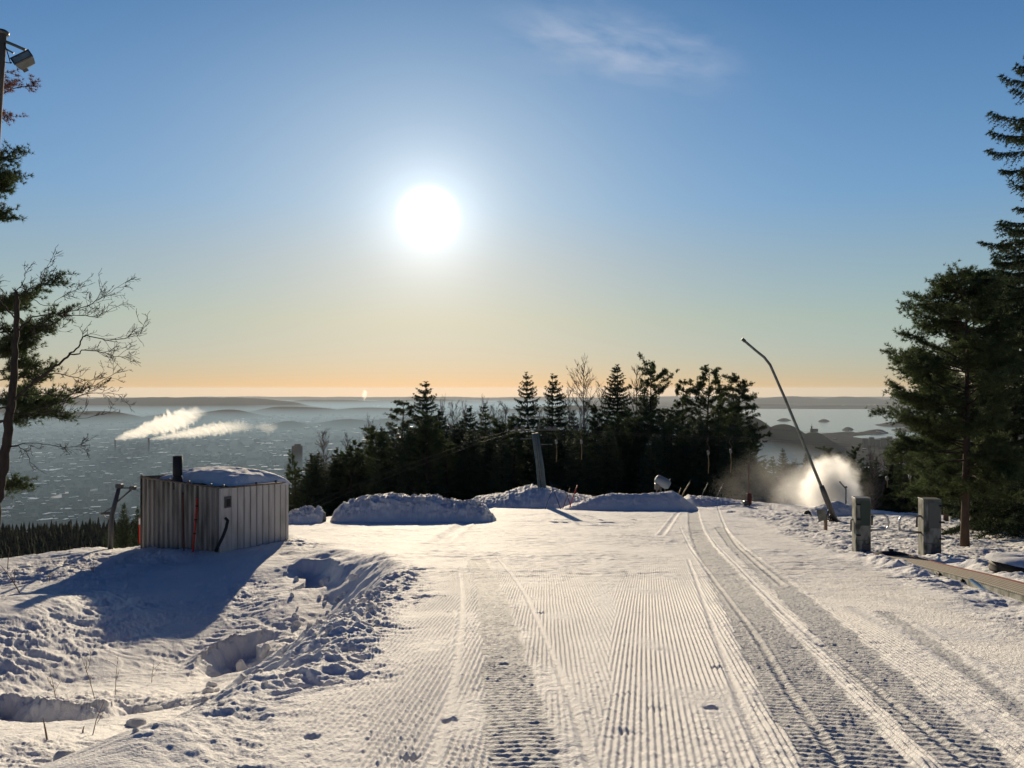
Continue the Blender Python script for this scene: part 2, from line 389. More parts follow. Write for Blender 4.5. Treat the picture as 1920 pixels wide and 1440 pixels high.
ICE = {}
def H_detail(x, y):
    """everything the snow shows on top of the broad shape"""
    xe = ti(E_T, y); xr = ti(XR_T, y)
    g = np.zeros(x.shape)
    groom = smooth01((x - xe - 0.05 + 0.5 * noise2(x * .8, y * .5, 21)) / 1.0) * smooth01((xr - x - 0.2) / 1.2)
    far = 1 - smooth01((y - 13) / 16)
    rough = 1 - groom
    # ungroomed snow: wind crust, trodden lumps, rubble on the bank
    wx = x + 0.35 * noise2(x * 0.9, y * 0.7, 33); wy = y + 0.35 * noise2(x * 0.9, y * 0.7, 34)
    calm = smooth01(0.62 + 1.3 * noise2(x * 0.28, y * 0.22, 35))
    lump = fbm(wx * 0.40, wy * 0.34, 2, 31) * 0.13
    rid = (0.5 - np.abs(noise2(wx * 1.5, wy * 1.9, 37))) * 0.07 + (0.5 - np.abs(noise2(wx * 3.4, wy * 4.2, 38))) * 0.040
    fine = fbm(wx * 5.5, wy * 7.0, 4, 41, 0.62) * 0.022
    foot = -0.045 * smooth01((noise2(x * 1.7, y * 1.5, 45) - 0.34) / 0.16)
    lump = lump + (1.2 - 0.85 * calm) * (rid + fine + foot)
    mid = smooth01((y - 20) / 14) * smooth01((x + 9) / 3) * smooth01((3 - x) / 3)
    g += rough * lump * (1 - 0.65 * mid)
    bank = np.exp(-((x - (xe - 0.5)) / 0.8) ** 2) * smooth01((y - 5) / 3) * smooth01((26 - y) / 4)
    bank = bank * (0.25 + 0.75 * smooth01((y - 8.5) / 1.5) * smooth01((17 - y) / 2))
    cl = noise2(x * 3.0, y * 2.6, 51); cl2 = noise2(x * 6.5, y * 5.5, 52)
    g += bank * (np.maximum(0, cl) * 0.09 + np.maximum(0, cl2) * 0.08 + 0.04 * np.maximum(0, noise2(x * 13, y * 11, 53)))
    right = smooth01((x - xr + 1.2) / 1.6) * smooth01((60 - y) / 10)
    g += right * (fbm(x * 0.7, y * 0.6, 5, 61, 0.6) * 0.11 - 0.5 * rough * lump)
    cT, cS = poly_st(x, y, CONV)
    keep = 1 - np.exp(-(cT / 0.62) ** 4) * smooth01(cS / 0.3)
    g *= keep
    heap = np.exp(-((cT + 0.95) / 0.42) ** 2) * smooth01(cS / 1.0) * smooth01((9.5 - cS) / 4)
    heap2 = np.exp(-((cT - 0.95) / 0.42) ** 2) * smooth01(cS / 1.0) * smooth01((9.5 - cS) / 4)
    g += (heap + heap2) * (0.07 + 0.16 * noise2(x * 1.3, y * 1.1, 67) + 0.09 * noise2(x * 3.1, y * 2.6, 68)) - 0.02 * (1 - keep)
    # groomed sheet
    smo = smooth01(noise2(x * 0.45, y * 0.22, 71) * 1.6 + 0.62)
    amp = groom * far
    tr = np.zeros(x.shape)
    for pts, hw, pitch, a, sink in TRACKS:
        T, S = poly_st(x, y, pts)
        wob = 0.05 * noise2(S * 2.0, T * 0 + hw * 10, 83)
        mk = smooth01((hw + wob - np.abs(T)) / 0.06) * smooth01(S / 0.3)
        ph = S + 0.022 * noise2(T * 3, S * 2.2, 81) + 0.005 * noise2(T * 17, S * 9, 88) + 0.03 * np.abs(T) / hw
        lug = 0.95 + 0.05 * np.cos(2 * np.pi * T / (hw * 0.5))
        bar = np.cos(2 * np.pi * ph / pitch); bar = bar + 0.3 * np.cos(4 * np.pi * ph / pitch)
        fy = 1 - smooth01((y - 22) / 20)
        n_ = (0.95 + 0.12 * noise2(T * 4, S * 3, 82)) * (0.82 + 0.18 * smooth01(0.6 + noise2(T * 1.5, S * 0.6, 87)))
        g += mk * (bar * a * fy * lug * n_ - sink - 0.02 * smooth01((y - 18) / 10) + 0.004 * fy * noise2(x * 22, y * 20, 84))
        edge = np.exp(-((np.abs(T) - hw - 0.05) / 0.05) ** 2) * smooth01(S / 0.3)
        g += edge * 0.012 * (0.6 + noise2(S * 6, T * 6, 85))
        tr = np.maximum(tr, mk)
    ICE['v'] = tr
    gro = np.zeros(x.shape)
    for pts, w, dep in SKI:
        T, S = poly_st(x, y, pts)
        e = np.exp(-(T / w) ** 2) * smooth01(S / 0.2); gro = np.maximum(gro, np.exp(-(T / (w * 1.4)) ** 2)); g -= e * dep
        g += 0.5 * dep * np.exp(-((np.abs(T) - 1.9 * w) / (0.6 * w)) ** 2)
    amp = amp * (1 - tr) * (1 - gro)
    seam = 0.48 + 0.14 * (y - 4.64) + 0.10 * noise2(y * 0.5, y * 0 + 2.0, 75)
    inB = smooth01((x - seam) / 0.12)
    blur = 1 - 0.75 * np.exp(-((x - seam + 0.1) / 0.22) ** 2)
    P = 0.048
    tA = x - 0.050 * y + 0.0022 * (y - 5) ** 2 * 0.2; tB = x - 0.172 * y - 0.0016 * (y - 9) ** 2 * 0.3
    wA = np.cos(2 * np.pi * (tA + 0.006 * noise2(x * 2, y * 1.2, 76)) / P); wB = np.cos(2 * np.pi * (tB + 0.003 * noise2(x, y * .8, 77)) / P)
    wA = wA * (0.72 + 0.28 * np.cos(2 * np.pi * (y + 0.35 * x + 0.03 * noise2(x * 3, y * 3, 78)) / 0.085))
    brk = smooth01(0.85 + 1.0 * noise2(x * 1.6, y * 0.7, 79)) * (0.65 + 0.35 * smo)
    g += amp * lerp(0.0145 * wA, 0.0108 * wB, inB) * blur * brk
    g += groom * (1 - 0.4 * tr) * (0.005 * far * noise2(x * 24, y * 16, 91) + 0.005 * far * noise2(x * 11, y * 7, 95) * (1.2 - smo) + 0.012 * noise2(x * 1.1, y * 0.5, 92))
    mid2 = smooth01((y - 11) / 8) * smooth01((60 - y) / 10)
    g += groom * mid2 * (0.022 * noise2(x * 0.9, y * 2.2, 101) + 0.014 * noise2(x * 2.6, y * 5.0, 102) + 0.008 * noise2(x * 6.0, y * 9.0, 103)) * (0.6 + 0.8 * smooth01(noise2(x * .3, y * .25, 104) + .4))
    clods = np.maximum(0, noise2(x * 13, y * 12, 93) - 0.40) * 0.02
    g += groom * far * clods * smooth01(noise2(x * 0.8, y * .5, 94) + 0.35)
    for x0, y0, rx, ry, d in PITS:
        m = (np.abs(x - x0) < rx * 3) & (np.abs(y - y0) < ry * 3)
        if not m.any(): continue
        e = ((x[m] - x0) / rx) ** 2 + ((y[m] - y0) / ry) ** 2
        g[m] += -d * np.exp(-e * e) 
    for pts, dep, run in SCARPS:
        L0 = sum(math.hypot(b[0] - a[0], b[1] - a[1]) for a, b in zip(pts[:-1], pts[1:]))
        T, S = poly_st(x, y, pts)
        T = T + 0.22 * noise2(x * 1.1, y * 1.1, 96) + 0.07 * noise2(x * 3.7, y * 3.7, 97)
        env = smooth01(S / (L0 * 0.22)) * smooth01((L0 - S) / (L0 * 0.22))
        near = -T                                         # polylines run left to right: the camera side is negative
        prof = np.where(near > 0, -smooth01(near / (0.9 * dep + 0.08)) * smooth01(1 - near / (run * 1.7)), 0.25 * np.exp(-(near / 0.25) ** 2) * (near <= 0))
        g += dep * env * prof
    return g
def H(x, y):
    xa = np.atleast_1d(np.asarray(x, float)); ya = np.atleast_1d(np.asarray(y, float))
    return H_macro(xa, ya) + H_detail(xa, ya)
def h1(x, y): return float(H(x, y)[0])
def hm(x, y): return float(H_macro(np.array([x]), np.array([y]))[0])

def build_ground():
    ys = [-14, -11, -8, -6, -4, -2, -1, 0, .8, 1.5, 2.0, 2.5, 2.8, 3.1, 3.4]
    y = 3.5
    while y < 72: ys.append(y); y *= 1.0030
    while y < 230: ys.append(y); y *= 1.04
    ys = np.array(ys)
    core = np.linspace(-0.72, 0.72, 1450)
    side = np.array([0.74, .77, .8, .85, .9, 1, 1.15, 1.35, 1.6, 2, 2.6, 3.5])
    us = np.concatenate([-side[::-1], core, side])
    Y, U = np.meshgrid(ys, us, indexing='ij')
    X = U * np.maximum(Y, 3.5)
    Z = H_macro(X, Y) + H_detail(X, Y)
    n, m = X.shape
    v = np.stack([X, Y, Z], -1).reshape(-1, 3)
    i = np.arange(n * m).reshape(n, m)
    f = np.stack([i[:-1, :-1], i[:-1, 1:], i[1:, 1:], i[1:, :-1]], -1).reshape(-1, 4)
    me = mesh_np('snow_slope', v, f)
    at = me.attributes.new('packed', 'FLOAT', 'POINT'); at.data.foreach_set('value', ICE['v'].astype(np.float32).ravel())
    o = link('snow_slope', me, snow_material('piste_snow', True))
    tag(o, kind='structure'); return o
build_ground()

# ------------------------------------------------------------------ the land far below
PLAIN = -400.0
R_T = ([0, 90, 200, 350, 480, 560, 640, 800, 1100, 2000, 2400, 90000], [-58, -60, -74, -84, -95, -103, -122, -175, -260, -385, -400, -400])
HILLS = [  # px, top row, distance, half width px, half depth m
    (210, 745.6, 15200, 120, 1300), (380, 744.8, 15000, 110, 1400), (120, 746.0, 15500, 120, 1500), (300, 745.0, 15000, 140, 1500), (440, 745.5, 15000, 75, 1400), (620, 749, 19000, 110, 1500), (800, 748, 20000, 120, 1500),
    (480, 747, 15300, 90, 1300), (560, 762, 12000, 90, 700), (700, 764, 12500, 110, 800), (420, 768, 10500, 70, 500), (30, 764, 10500, 130, 900), (170, 770, 9400, 90, 700), (330, 776, 9800, 80, 600), (545, 790, 7900, 38, 500), (650, 786, 8300, 62, 550), (760, 783, 8600, 70, 600),
    (1395, 781, 5300, 75, 600), (1470, 795, 5300, 62, 500), (1530, 810, 5200, 40, 420),
    (1480, 743, 22000, 70, 1500), (1590, 743.5, 21500, 75, 1500), (1720, 746, 21000, 90, 1500), (1880, 744, 21000, 110, 1500),
    (1440, 757, 17500, 60, 900), (1560, 760, 16500, 110, 900), (1760, 758, 16500, 130, 900),
    (1690, 797, 8900, 45, 260), (1740, 806, 7600, 75, 300), (1100, 760, 12000, 200, 900), (1000, 780, 9000, 150, 600), (-200, 752, 13000, 200, 1500), (2200, 755, 13000, 200, 1500)]
def T_land(x, y):
    r = np.abs(y) + 0.12 * np.abs(x); h = np.interp(r, *R_T); u = x / np.maximum(y, 50.0)
    flat = smooth01((r - 2400) / 800)
    h = h + flat * (fbm(x / 1500, y / 1500, 4, 201) * 9) + (1 - flat) * smooth01((r - 250) / 300) * fbm(x / 160, y / 160, 3, 205) * 5
    for px, py, d, wp, wd in HILLS:
        A = EYE - (py - HY) / F * d - PLAIN
        hu = ((u - (px - 960) / F) / (wp / F)) + 0.25 * noise2(x / 900, y / 900, 210)
        h = np.maximum(h, PLAIN - 4 + (A + 4) * np.exp(-np.abs(hu) ** 2.2 - ((y - d) / wd) ** 2) * (1 + 0.05 * fbm(x / 700, y / 700, 4, 220)))
    far = EYE - (745.0 - HY) / F * 30000 - PLAIN
    h = np.maximum(h, PLAIN + (far + 45 * fbm(x / 2600, y / 9000, 5, 230)) * np.exp(-((y - 30000) / 2600.0) ** 2))
    fj = smooth01((u - .27) / .02) * smooth01((y - 6300 - 900 * noise2(x / 900, y / 900, 240)) / 500) * smooth01((15200 - y) / 400)
    isl = np.zeros(h.shape)
    for px, py, wp, wd in [(1470, 788.5, 14, 160), (1545, 790, 12, 150), (1690, 797, 50, 420), (1640, 811, 26, 250), (1745, 806, 80, 420), (1590, 806, 12, 120)]:
        d = 402 * F / (py - HY); isl = np.maximum(isl, np.exp(-((u - (px - 960) / F) / (wp / F)) ** 2 - ((y - d) / wd) ** 2))
    h = h - fj * (1 - smooth01(isl * 2 - .5)) * 8 + fj * smooth01(isl * 2 - .5) * isl * 26
    return h
def land_material():
    m = bpy.data.materials.new('land'); m.use_nodes = True
    nt = m.node_tree; N = nt.nodes; L = nt.links; p = N['Principled BSDF']; p.inputs['Roughness'].default_value = 1.0; p.inputs['Specular IOR Level'].default_value = 0.0
    tc = N.new('ShaderNodeTexCoord')
    v = N.new('ShaderNodeTexVoronoi'); v.inputs['Scale'].default_value = 1 / 70.0; L.new(tc.outputs['Object'], v.inputs['Vector'])
    sp = N.new('ShaderNodeSeparateColor'); L.new(v.outputs['Color'], sp.inputs[0])
    nz = N.new('ShaderNodeTexNoise'); nz.inputs['Scale'].default_value = 1 / 900.0; nz.inputs['Detail'].default_value = 3; L.new(tc.outputs['Object'], nz.inputs['Vector'])
    ad = N.new('ShaderNodeMath'); ad.operation = 'ADD'; L.new(sp.outputs[0], ad.inputs[0])
    ml = N.new('ShaderNodeMath'); ml.operation = 'MULTIPLY'; ml.inputs[1].default_value = 1.0; L.new(nz.outputs[0], ml.inputs[0]); L.new(ml.outputs[0], ad.inputs[1])
    r = N.new('ShaderNodeValToRGB'); e = r.color_ramp.elements; e[0].position = 1.22; e[0].position = min(1, .0)
    mr = N.new('ShaderNodeMapRange'); mr.inputs[1].default_value = 1.56; mr.inputs[2].default_value = 1.58; L.new(ad.outputs[0], mr.inputs[0])
    f2 = N.new('ShaderNodeTexNoise'); f2.inputs['Scale'].default_value = 1 / 35.0; f2.inputs['Detail'].default_value = 5; L.new(tc.outputs['Object'], f2.inputs['Vector'])
    e[0].position = 0.35; e[0].color = (0.045, 0.05, 0.05, 1); e[1].position = 0.72; e[1].color = (0.085, 0.085, 0.085, 1); L.new(f2.outputs[0], r.inputs[0])
    sx = N.new('ShaderNodeSeparateXYZ'); L.new(tc.outputs['Object'], sx.inputs[0])
    hz = N.new('ShaderNodeMapRange'); hz.inputs[1].default_value = -386; hz.inputs[2].default_value = -374; hz.inputs[3].default_value = 1; hz.inputs[4].default_value = 0; L.new(sx.outputs[2], hz.inputs[0])
    fm = N.new('ShaderNodeMath'); fm.operation = 'MULTIPLY'; L.new(mr.outputs[0], fm.inputs[0]); L.new(hz.outputs[0], fm.inputs[1])
    mx0 = N.new('ShaderNodeMix'); mx0.data_type = 'RGBA'; L.new(hz.outputs[0], mx0.inputs[0]); mx0.inputs[6].default_value = (0.03, 0.035, 0.03, 1); L.new(r.outputs[0], mx0.inputs[7])
    mx = N.new('ShaderNodeMix'); mx.data_type = 'RGBA'; L.new(fm.outputs[0], mx.inputs[0]); L.new(mx0.outputs[2], mx.inputs[6]); mx.inputs[7].default_value = (0.78, 0.77, 0.75, 1)
    L.new(mx.outputs[2], p.inputs['Base Color'])
    return m
def build_land():
    ys = np.concatenate([[-3000, -500, -100, 0, 40], np.geomspace(90, 33500, 420)])
    us = np.concatenate([[-6, -4, -3, -2.2, -1.7, -1.35, -1.1, -.95, -.85, -.78], np.linspace(-.72, .72, 520), [.78, .85, .95, 1.1, 1.35, 1.7, 2.2, 3, 4, 6]])
    Y, U = np.meshgrid(ys, us, indexing='ij'); X = U * np.maximum(np.abs(Y), 90)
    Z = T_land(X, Y); n, m = X.shape; i = np.arange(n * m).reshape(n, m)
    f = np.stack([i[:-1, :-1], i[:-1, 1:], i[1:, 1:], i[1:, :-1]], -1).reshape(-1, 4)
    tag(link('plain_and_hills', mesh_np('plain_and_hills', np.stack([X, Y, Z], -1), f), land_material()), kind='structure')
    wm = material('fjord_water', (0.02, 0.03, 0.04), 0.16, spec=0.5, bump=(0.02, 0.12, 2.0))
    a, b = 5600, 15600
    v = [(.24 * a, a, PLAIN - 1.5), (1.1 * a, a, PLAIN - 1.5), (1.1 * b, b, PLAIN - 1.5), (.24 * b, b, PLAIN - 1.5)]
    tag(link('fjord', mesh_np('fjord', v, [(0, 1, 2, 3)], False), wm), kind='structure')
build_land()
def tl(x, y): return float(T_land(np.array([float(x)]), np.array([float(y)]))[0])

# ------------------------------------------------------------------ the city in the valley
M['city_wall'] = material('city_wall', (0.075, 0.07, 0.07), 0.9, noise=(0.03, 4, (0.05, 0.048, 0.048), 0.35, 0.7), spec=0.0)
M['city_dark'] = material('city_dark', (0.06, 0.062, 0.065), 0.95, spec=0.0)
def block(mb, x, y, z, w, d, h, a, mi=(0, 1)):
    Rm = Matrix.Rotation(a, 3, 'Z')
    mb.box((x, y, z + h / 2 - 3), (w, d, h + 6), Rm, mi[0])
    mb.box((x, y, z + h + 0.35), (w + 0.8, d + 0.8, 0.7), Rm, mi[1])
def build_city():
    protos = []
    for kind in range(7):
        mb = MB()
        w, d, h = [(110, 42, 9), (75, 60, 11), (150, 34, 8), (40, 26, 16), (60, 20, 20), (26, 22, 34), (46, 40, 12)][kind]
        block(mb, 0, 0, 0, w, d, h, 0)
        if kind in (0, 2): mb.box((w * .2, 0, h + 1.6), (w * .2, d * .4, 2.4), None, 0); mb.box((w * .2, 0, h + 3.0), (w * .21, d * .42, 0.5), None, 1)
        if kind == 1: mb.box((-w * .2, 0, h + 2), (14, 12, 3.2), None, 0)
        if kind in (3, 4):
            for k in range(-2, 3): mb.box((k * w * .18, -d / 2 - .4, h * .5), (w * .09, .8, h * .8), None, 2)
        if kind == 5: mb.box((0, 0, h + 3), (10, 8, 5), None, 0); mb.box((0, 0, h + 5.8), (10.4, 8.4, .6), None, 1)
        protos.append(mb.mesh('city_building'))
        for mm in (M['city_wall'], M['roof_snow'], M['city_dark']): protos[-1].materials.append(mm)
    labels = ['long low hall with a bright snow covered flat roof down in the hazy city', 'square flat roofed block under snow among the distant city buildings', 'very long low shed roof shining with snow in the city below',
              'small apartment block with snowy roof in the hazy city below', 'long apartment slab with a snow covered roof far down in the city', 'slim tower block standing up out of the hazy city roofs', 'squat snow roofed building in the distant city']
    rnd = random.Random(5); n = 0
    cand = []
    while len(cand) < 900:
        py = 823 + 160 * rnd.random() ** 0.9; px = rnd.choice([rnd.uniform(-20, 560), rnd.uniform(-20, 560), rnd.uniform(-20, 560), rnd.uniform(480, 960), rnd.uniform(1425, 1760)])
        if (px > 480 and py > 905) or (px > 1400 and not 822 < py < 850): continue
        y = 400 * F / (py - HY); cand.append(((px - 960) / F * y, y))
    ca = np.array(cand); zs = T_land(ca[:, 0], ca[:, 1])
    for (x, y), z in zip(cand, zs):
        if z > -385 or n >= 285: continue
        k = rnd.choices(range(7), [4, 3, 3, 5, 4, 1.2, 4])[0]
        o = bpy.data.objects.new('city_building', protos[k]); COL.objects.link(o)
        wpx = min(30, 6 + rnd.expovariate(1 / 7.0)); s = wpx * y / F / (110, 75, 150, 40, 60, 26, 46)[k] * (.6 if k > 2 else 1); o.location = (x, y, z); o.scale = (s, s * rnd.uniform(.55, 1), rnd.uniform(0.6, 1.1)); o.rotation_euler = (0, 0, rnd.choice([0.1, 0.1, 0.25, -0.3, 1.6, 0.7]) + rnd.gauss(0, .1))
        tag(o, labels[k], 'building', 'distant city buildings'); n += 1
    mb = MB(); cand = []
    for k in range(7500):
        py = 752 + 235 * rnd.random() ** 1.6; px = rnd.uniform(-150, 1250) if rnd.random() < .85 else rnd.uniform(1400, 2000)
        y = 400 * F / (py - HY)
        if y > 15500 or (px > 1400 and y > 6000): continue
        cand.append(((px - 960) / F * y, y))
    ca = np.array(cand); zs = T_land(ca[:, 0], ca[:, 1])
    for (x, y), z in zip(cand, zs):
        if z > -383: continue
        w = rnd.uniform(8, 24) * (1 if y < 5000 else 1.5); block(mb, x, y, z, w * rnd.uniform(.8, 2.2), w * .7, rnd.uniform(6, 18), rnd.uniform(-.5, 1.7), (0, 1) if rnd.random() < .11 else (0, 2))
    o = mb.build('city', [M['city_wall'], M['roof_snow'], M['city_dark']]); tag(o, kind='stuff'); o['label'] = 'hazy mass of small snow roofed houses in the city below'
    # landmark buildings
    def on_plain(px, base): y = 400 * F / (base - HY); return (px - 960) / F * y, y, F / y
    x, y, k = on_plain(557, 885); r = empty('high_rise_tower', (x, y, tl(x, y)), .15); h = 52 / k
    b = MB().box((0, 0, h * .46), (17 / k * 1.1, 28, h * .92 + 8), bev=1.0); b.build('tower_slab', M['city_dark'], r)
    MB().box((3, 0, h * .96), (11 / k, 18, h * .10)).build('penthouse', M['city_wall'], r)
    tag(r, 'lone grey high rise slab standing out of the hazy city left of the trees', 'tower')
    for px, base, top, lab in [(279, 851, 822, 'slim dark smokestack below the start of the lower white plume'), (216, 849, 825, 'faint smokestack below the start of the upper white plume')]:
        x, y, k = on_plain(px, base); h = (base - top) / k; r = empty('smokestack', (x, y, tl(x, y)))
        MB().lathe((0, 0, 0), [(6.5, -5), (6.0, h * .5), (5.2, h)], 14).build('shaft', M['city_dark'], r)
        MB().lathe((0, 0, h), [(5.6, 0), (5.6, 3), (4.6, 3.2)], 14).build('rim', M['city_wall'], r)
        tag(r, lab, 'smokestack')
    for i, (px, top, w) in enumerate([(1622, 822, 8), (1634, 820, 7), (1645, 823, 8), (1657, 821, 7), (1668, 819, 8), (1680, 822, 7), (1692, 824, 8)]):
        x, y, k = on_plain(px, 838); h = (838 - top) / k; r = empty('high_rise_block', (x, y, tl(x, y)), .05)
        MB().box((0, 0, h / 2), (w / k, 26, h + 6)).build('wall', M['city_wall'], r)
        MB().box((0, 0, h + .7), (w / k + 1, 27, 1.2)).build('roof', M['roof_snow'], r)
        tag(r, ['leftmost', 'second from the left', 'third from the left', 'middle', 'third from the right', 'second from the right', 'rightmost'][i] + ' of seven hazy high rise blocks by the fjord', 'building', 'row of high rise blocks by the fjord')
    # look-out tower on the wooded hill at the right
    y = 5200.0; x = (1523 - 960) / F * y; z = EYE - (809 - HY) / F * y; z = max(z, tl(x, y) - 2); r = empty('hill_tower', (x, y, z))
    MB().box((12, 0, 8), (46, 22, 20)).build('base_building', M['city_wall'], r)
    MB().lathe((-4, 0, 0), [(6, 0), (4.5, 28), (7, 30), (7, 34), (1.2, 36), (.7, 56)], 10).build('spire', M['city_wall'], r)
    tag(r, 'small pale tower with a spire on the wooded hill above the fjord', 'tower')
build_city()
def wood_mass():
    rnd = random.Random(9); V = []; Fc = []
    cand = [(rnd.uniform(-330, 420), rnd.uniform(330, 660)) for k in range(3600)]
    ca = np.array([((px - 960) / F * y, y) for px, y in cand]); zs = T_land(ca[:, 0], ca[:, 1])
    for (x, y), z in zip(ca, zs):
        h = rnd.uniform(7.5, 13.5); r = h * rnd.uniform(.22, .34)
        for t in range(5):
            z0 = z + h * (.08 + t * .18); rr = r * (1 - t * .19); top = (x, y, z0 + h * .30)
            b = len(V); V.append(top); n = 9; a0 = rnd.random() * 6
            for q in range(n):
                a = a0 + q * 2 * math.pi / n; f = rr * rnd.uniform(.55, 1.15)
                V.append((x + f * math.cos(a), y + f * math.sin(a), z0 - rnd.uniform(0, .12) * h * .5))
            for q in range(n): Fc.append((b, b + 1 + q, b + 1 + (q + 1) % n))
    o = link('valley_wood', mesh_np('valley_wood', V, Fc, False), material('far_needles', (0.022, 0.034, 0.02), 0.95, spec=0.05)); tag(o, kind='stuff'); o['label'] = 'dark conifer wood below the snowy edge at the left'
wood_mass()

# ------------------------------------------------------------------ snow banks and chunks
def bank(pts, y0, depth, label, p=2.2, rough=0.10, seed=0, sink=0.12):
    px = np.array([q[0] for q in pts], float); py = np.array([q[1] for q in pts], float)
    n, m = 260, 56
    a = np.linspace(px[0], px[-1], n); t = np.interp(a, px, py)
    k = np.array([.2, .6, .2]); t = np.convolve(np.pad(t, 1, mode='edge'), k, 'valid')
    t = t + rough * 14 * (noise2(a * .09, a * 0 + seed, 350) + .8 * noise2(a * .23, a * 0 + seed, 351) + .5 * np.abs(noise2(a * .5, a * 0 + seed, 352)))
    x = (a - 960) / F * y0; zt = EYE - (t - HY) / F * y0
    s = np.linspace(-1, 1, m); Xg, Sg = np.meshgrid(x, s, indexing='ij'); Zt = np.repeat(zt[:, None], m, 1)
    e = np.linspace(0, 1, n)[:, None]; taper = np.minimum(1, np.minimum(e, 1 - e) * 9) ** .5
    Yg = y0 + Sg * depth / 2 * (0.55 + .45 * taper) + 0.2 * noise2(Xg * .8, Sg * 0 + seed, 300 + seed)
    G = H_macro(Xg, Yg)
    hh = np.maximum(Zt - H_macro(Xg, Yg * 0 + y0), 0.0)
    prof = np.maximum(0, 1 - np.abs(Sg) ** p) ** (1 / 1.5)
    Z = G - sink + (hh + sink) * prof
    amp = rough * np.minimum(1, hh * 2) * prof ** .5
    Qg = Yg + 1.7 * (Z - G)
    Z = Z + amp * (fbm(Xg * 1.6 + .3 * Qg, Qg * 1.6, 5, 310 + seed, .62) + .9 * np.abs(noise2(Xg * 4.2, Qg * 4.2, 320 + seed)) - .2)
    Yg = Yg + amp * 1.8 * fbm(Xg * 1.7, Z * 2.6, 5, 330 + seed, .6)
    i = np.arange(n * m).reshape(n, m); f = np.stack([i[:-1, :-1], i[1:, :-1], i[1:, 1:], i[:-1, 1:]], -1).reshape(-1, 4)
    o = link('snow_bank', mesh_np('snow_bank', np.stack([Xg, Yg, Z], -1), f), M['snow'])
    tag(o, label, 'snow bank', 'ploughed snow banks along the edge'); return o
bank([(625, 968), (634, 955), (642, 944), (660, 938), (676, 934), (700, 929), (722, 926), (745, 926), (770, 930), (800, 927), (815, 929), (835, 936), (850, 939), (882, 938), (905, 947), (918, 957), (930, 972)], 45, 3.6,
     'long shaded blue snow bank with a ragged top right of the shed', rough=.13, seed=1)
bank([(540, 968), (552, 955), (570, 949), (582, 950), (590, 953), (598, 951), (608, 963)], 43.5, 1.8, 'small lumpy snow bank between the shed and the long bank', rough=.12, seed=2)
bank([(860, 950), (895, 931), (940, 925), (975, 914), (995, 909), (1020, 910), (1045, 918), (1072, 926), (1110, 931), (1150, 946)], 63, 8.0, 'sunlit snow mound around the foot of the leaning lift tower', p=1.7, rough=.10, seed=3)
bank([(1055, 952), (1085, 941), (1112, 932), (1130, 928), (1150, 925), (1200, 926), (1240, 923), (1258, 920), (1270, 925), (1285, 936), (1305, 950)], 57, 3.4, 'low flat topped blue snow bank right of the crossed poles', p=1.8, rough=.05, seed=4)
bank([(1270, 945), (1290, 929), (1330, 931), (1370, 936), (1400, 939), (1440, 943), (1490, 946), (1540, 953)], 63, 5.0, 'long low snow bank tapering away below the dark trees', p=1.7, rough=.06, seed=5)
bank([(1515, 956), (1535, 949), (1552, 942), (1568, 939), (1584, 944), (1600, 949), (1625, 957)], 50, 3.0, 'small pointed blue snow bank behind the lance mast foot', p=1.5, rough=.04, seed=6)

def chunk_mesh(seed):
    rnd = random.Random(seed); import bmesh
    bm = bmesh.new(); bmesh.ops.create_icosphere(bm, subdivisions=4, radius=1.0)
    cuts = []
    for k in range(9):
        d = Vector((rnd.gauss(0, 1), rnd.gauss(0, 1), rnd.gauss(0, .7))).normalized(); cuts.append((d, rnd.uniform(.5, .85)))
    for v in bm.verts:
        p = v.co.copy()
        for d, l in cuts:
            q = p.dot(d)
            if q > l: p -= d * (q - l) * .9
        nn = float(noise2(np.array([p.x * 2.5 + seed]), np.array([p.y * 2.5 + p.z * 1.7]), 340)[0]) + .5 * float(noise2(np.array([p.x * 6 + p.z * 3]), np.array([p.y * 6 - p.z * 4 + seed]), 341)[0])
        v.co = p * (1 + .09 * nn)
    me = bpy.data.meshes.new('snow_chunk'); bm.to_mesh(me); bm.free()
    me.polygons.foreach_set('use_smooth', [True] * len(me.polygons)); me.materials.append(M['snow']); return me
CHUNKS = [chunk_mesh(k) for k in range(6)]
def put_chunk(px, py, wpx, hpx, label, group='snow chunks thrown up beside the groomed piste', k=None, depth=None):
    x, y = hit(px, py); s = wpx / F * y / 2
    o = bpy.data.objects.new('snow_chunk', CHUNKS[random.randrange(6) if k is None else k]); COL.objects.link(o)
    o.location = (x, y, h1(x, y) + hpx / F * y * .06); o.scale = (s, s * random.uniform(.7, 1.0), hpx / F * y / 1.75)
    o.rotation_euler = (random.uniform(-.2, .2), random.uniform(-.2, .2), random.uniform(0, 6))
    tag(o, label, 'snow chunk', group); return o
put_chunk(455, 1232, 30, 38, 'big upright snow chunk in the shaded hollow left of the piste', k=0)
put_chunk(397, 1290, 22, 18, 'round snow chunk just below the big upright one', k=1)
put_chunk(390, 1303, 24, 20, 'lowest of the two touching snow chunks at the edge of the shaded hollow', k=2)
put_chunk(455, 1272, 24, 20, 'snow chunk lying right below the big upright one at the piste edge', k=3)
put_chunk(497, 1226, 26, 24, 'dirty cracked snow chunk right of the big upright one', k=4)
put_chunk(283, 1330, 44, 26, 'wide wedge shaped snow chunk above the long foreground block', k=5)
put_chunk(255, 1358, 60, 26, 'long rounded snow block lying in the left foreground', k=0)
put_chunk(120, 1432, 46, 26, 'crumbled snow lump at the bottom edge of the left foreground', k=1)
put_chunk(612, 1076, 30, 22, 'snow chunk stuck in the top of the shaded bank', k=2)
put_chunk(662, 1088, 22, 18, 'pale snow chunk at the upper right end of the rubble', k=3)
rc = random.Random(3)
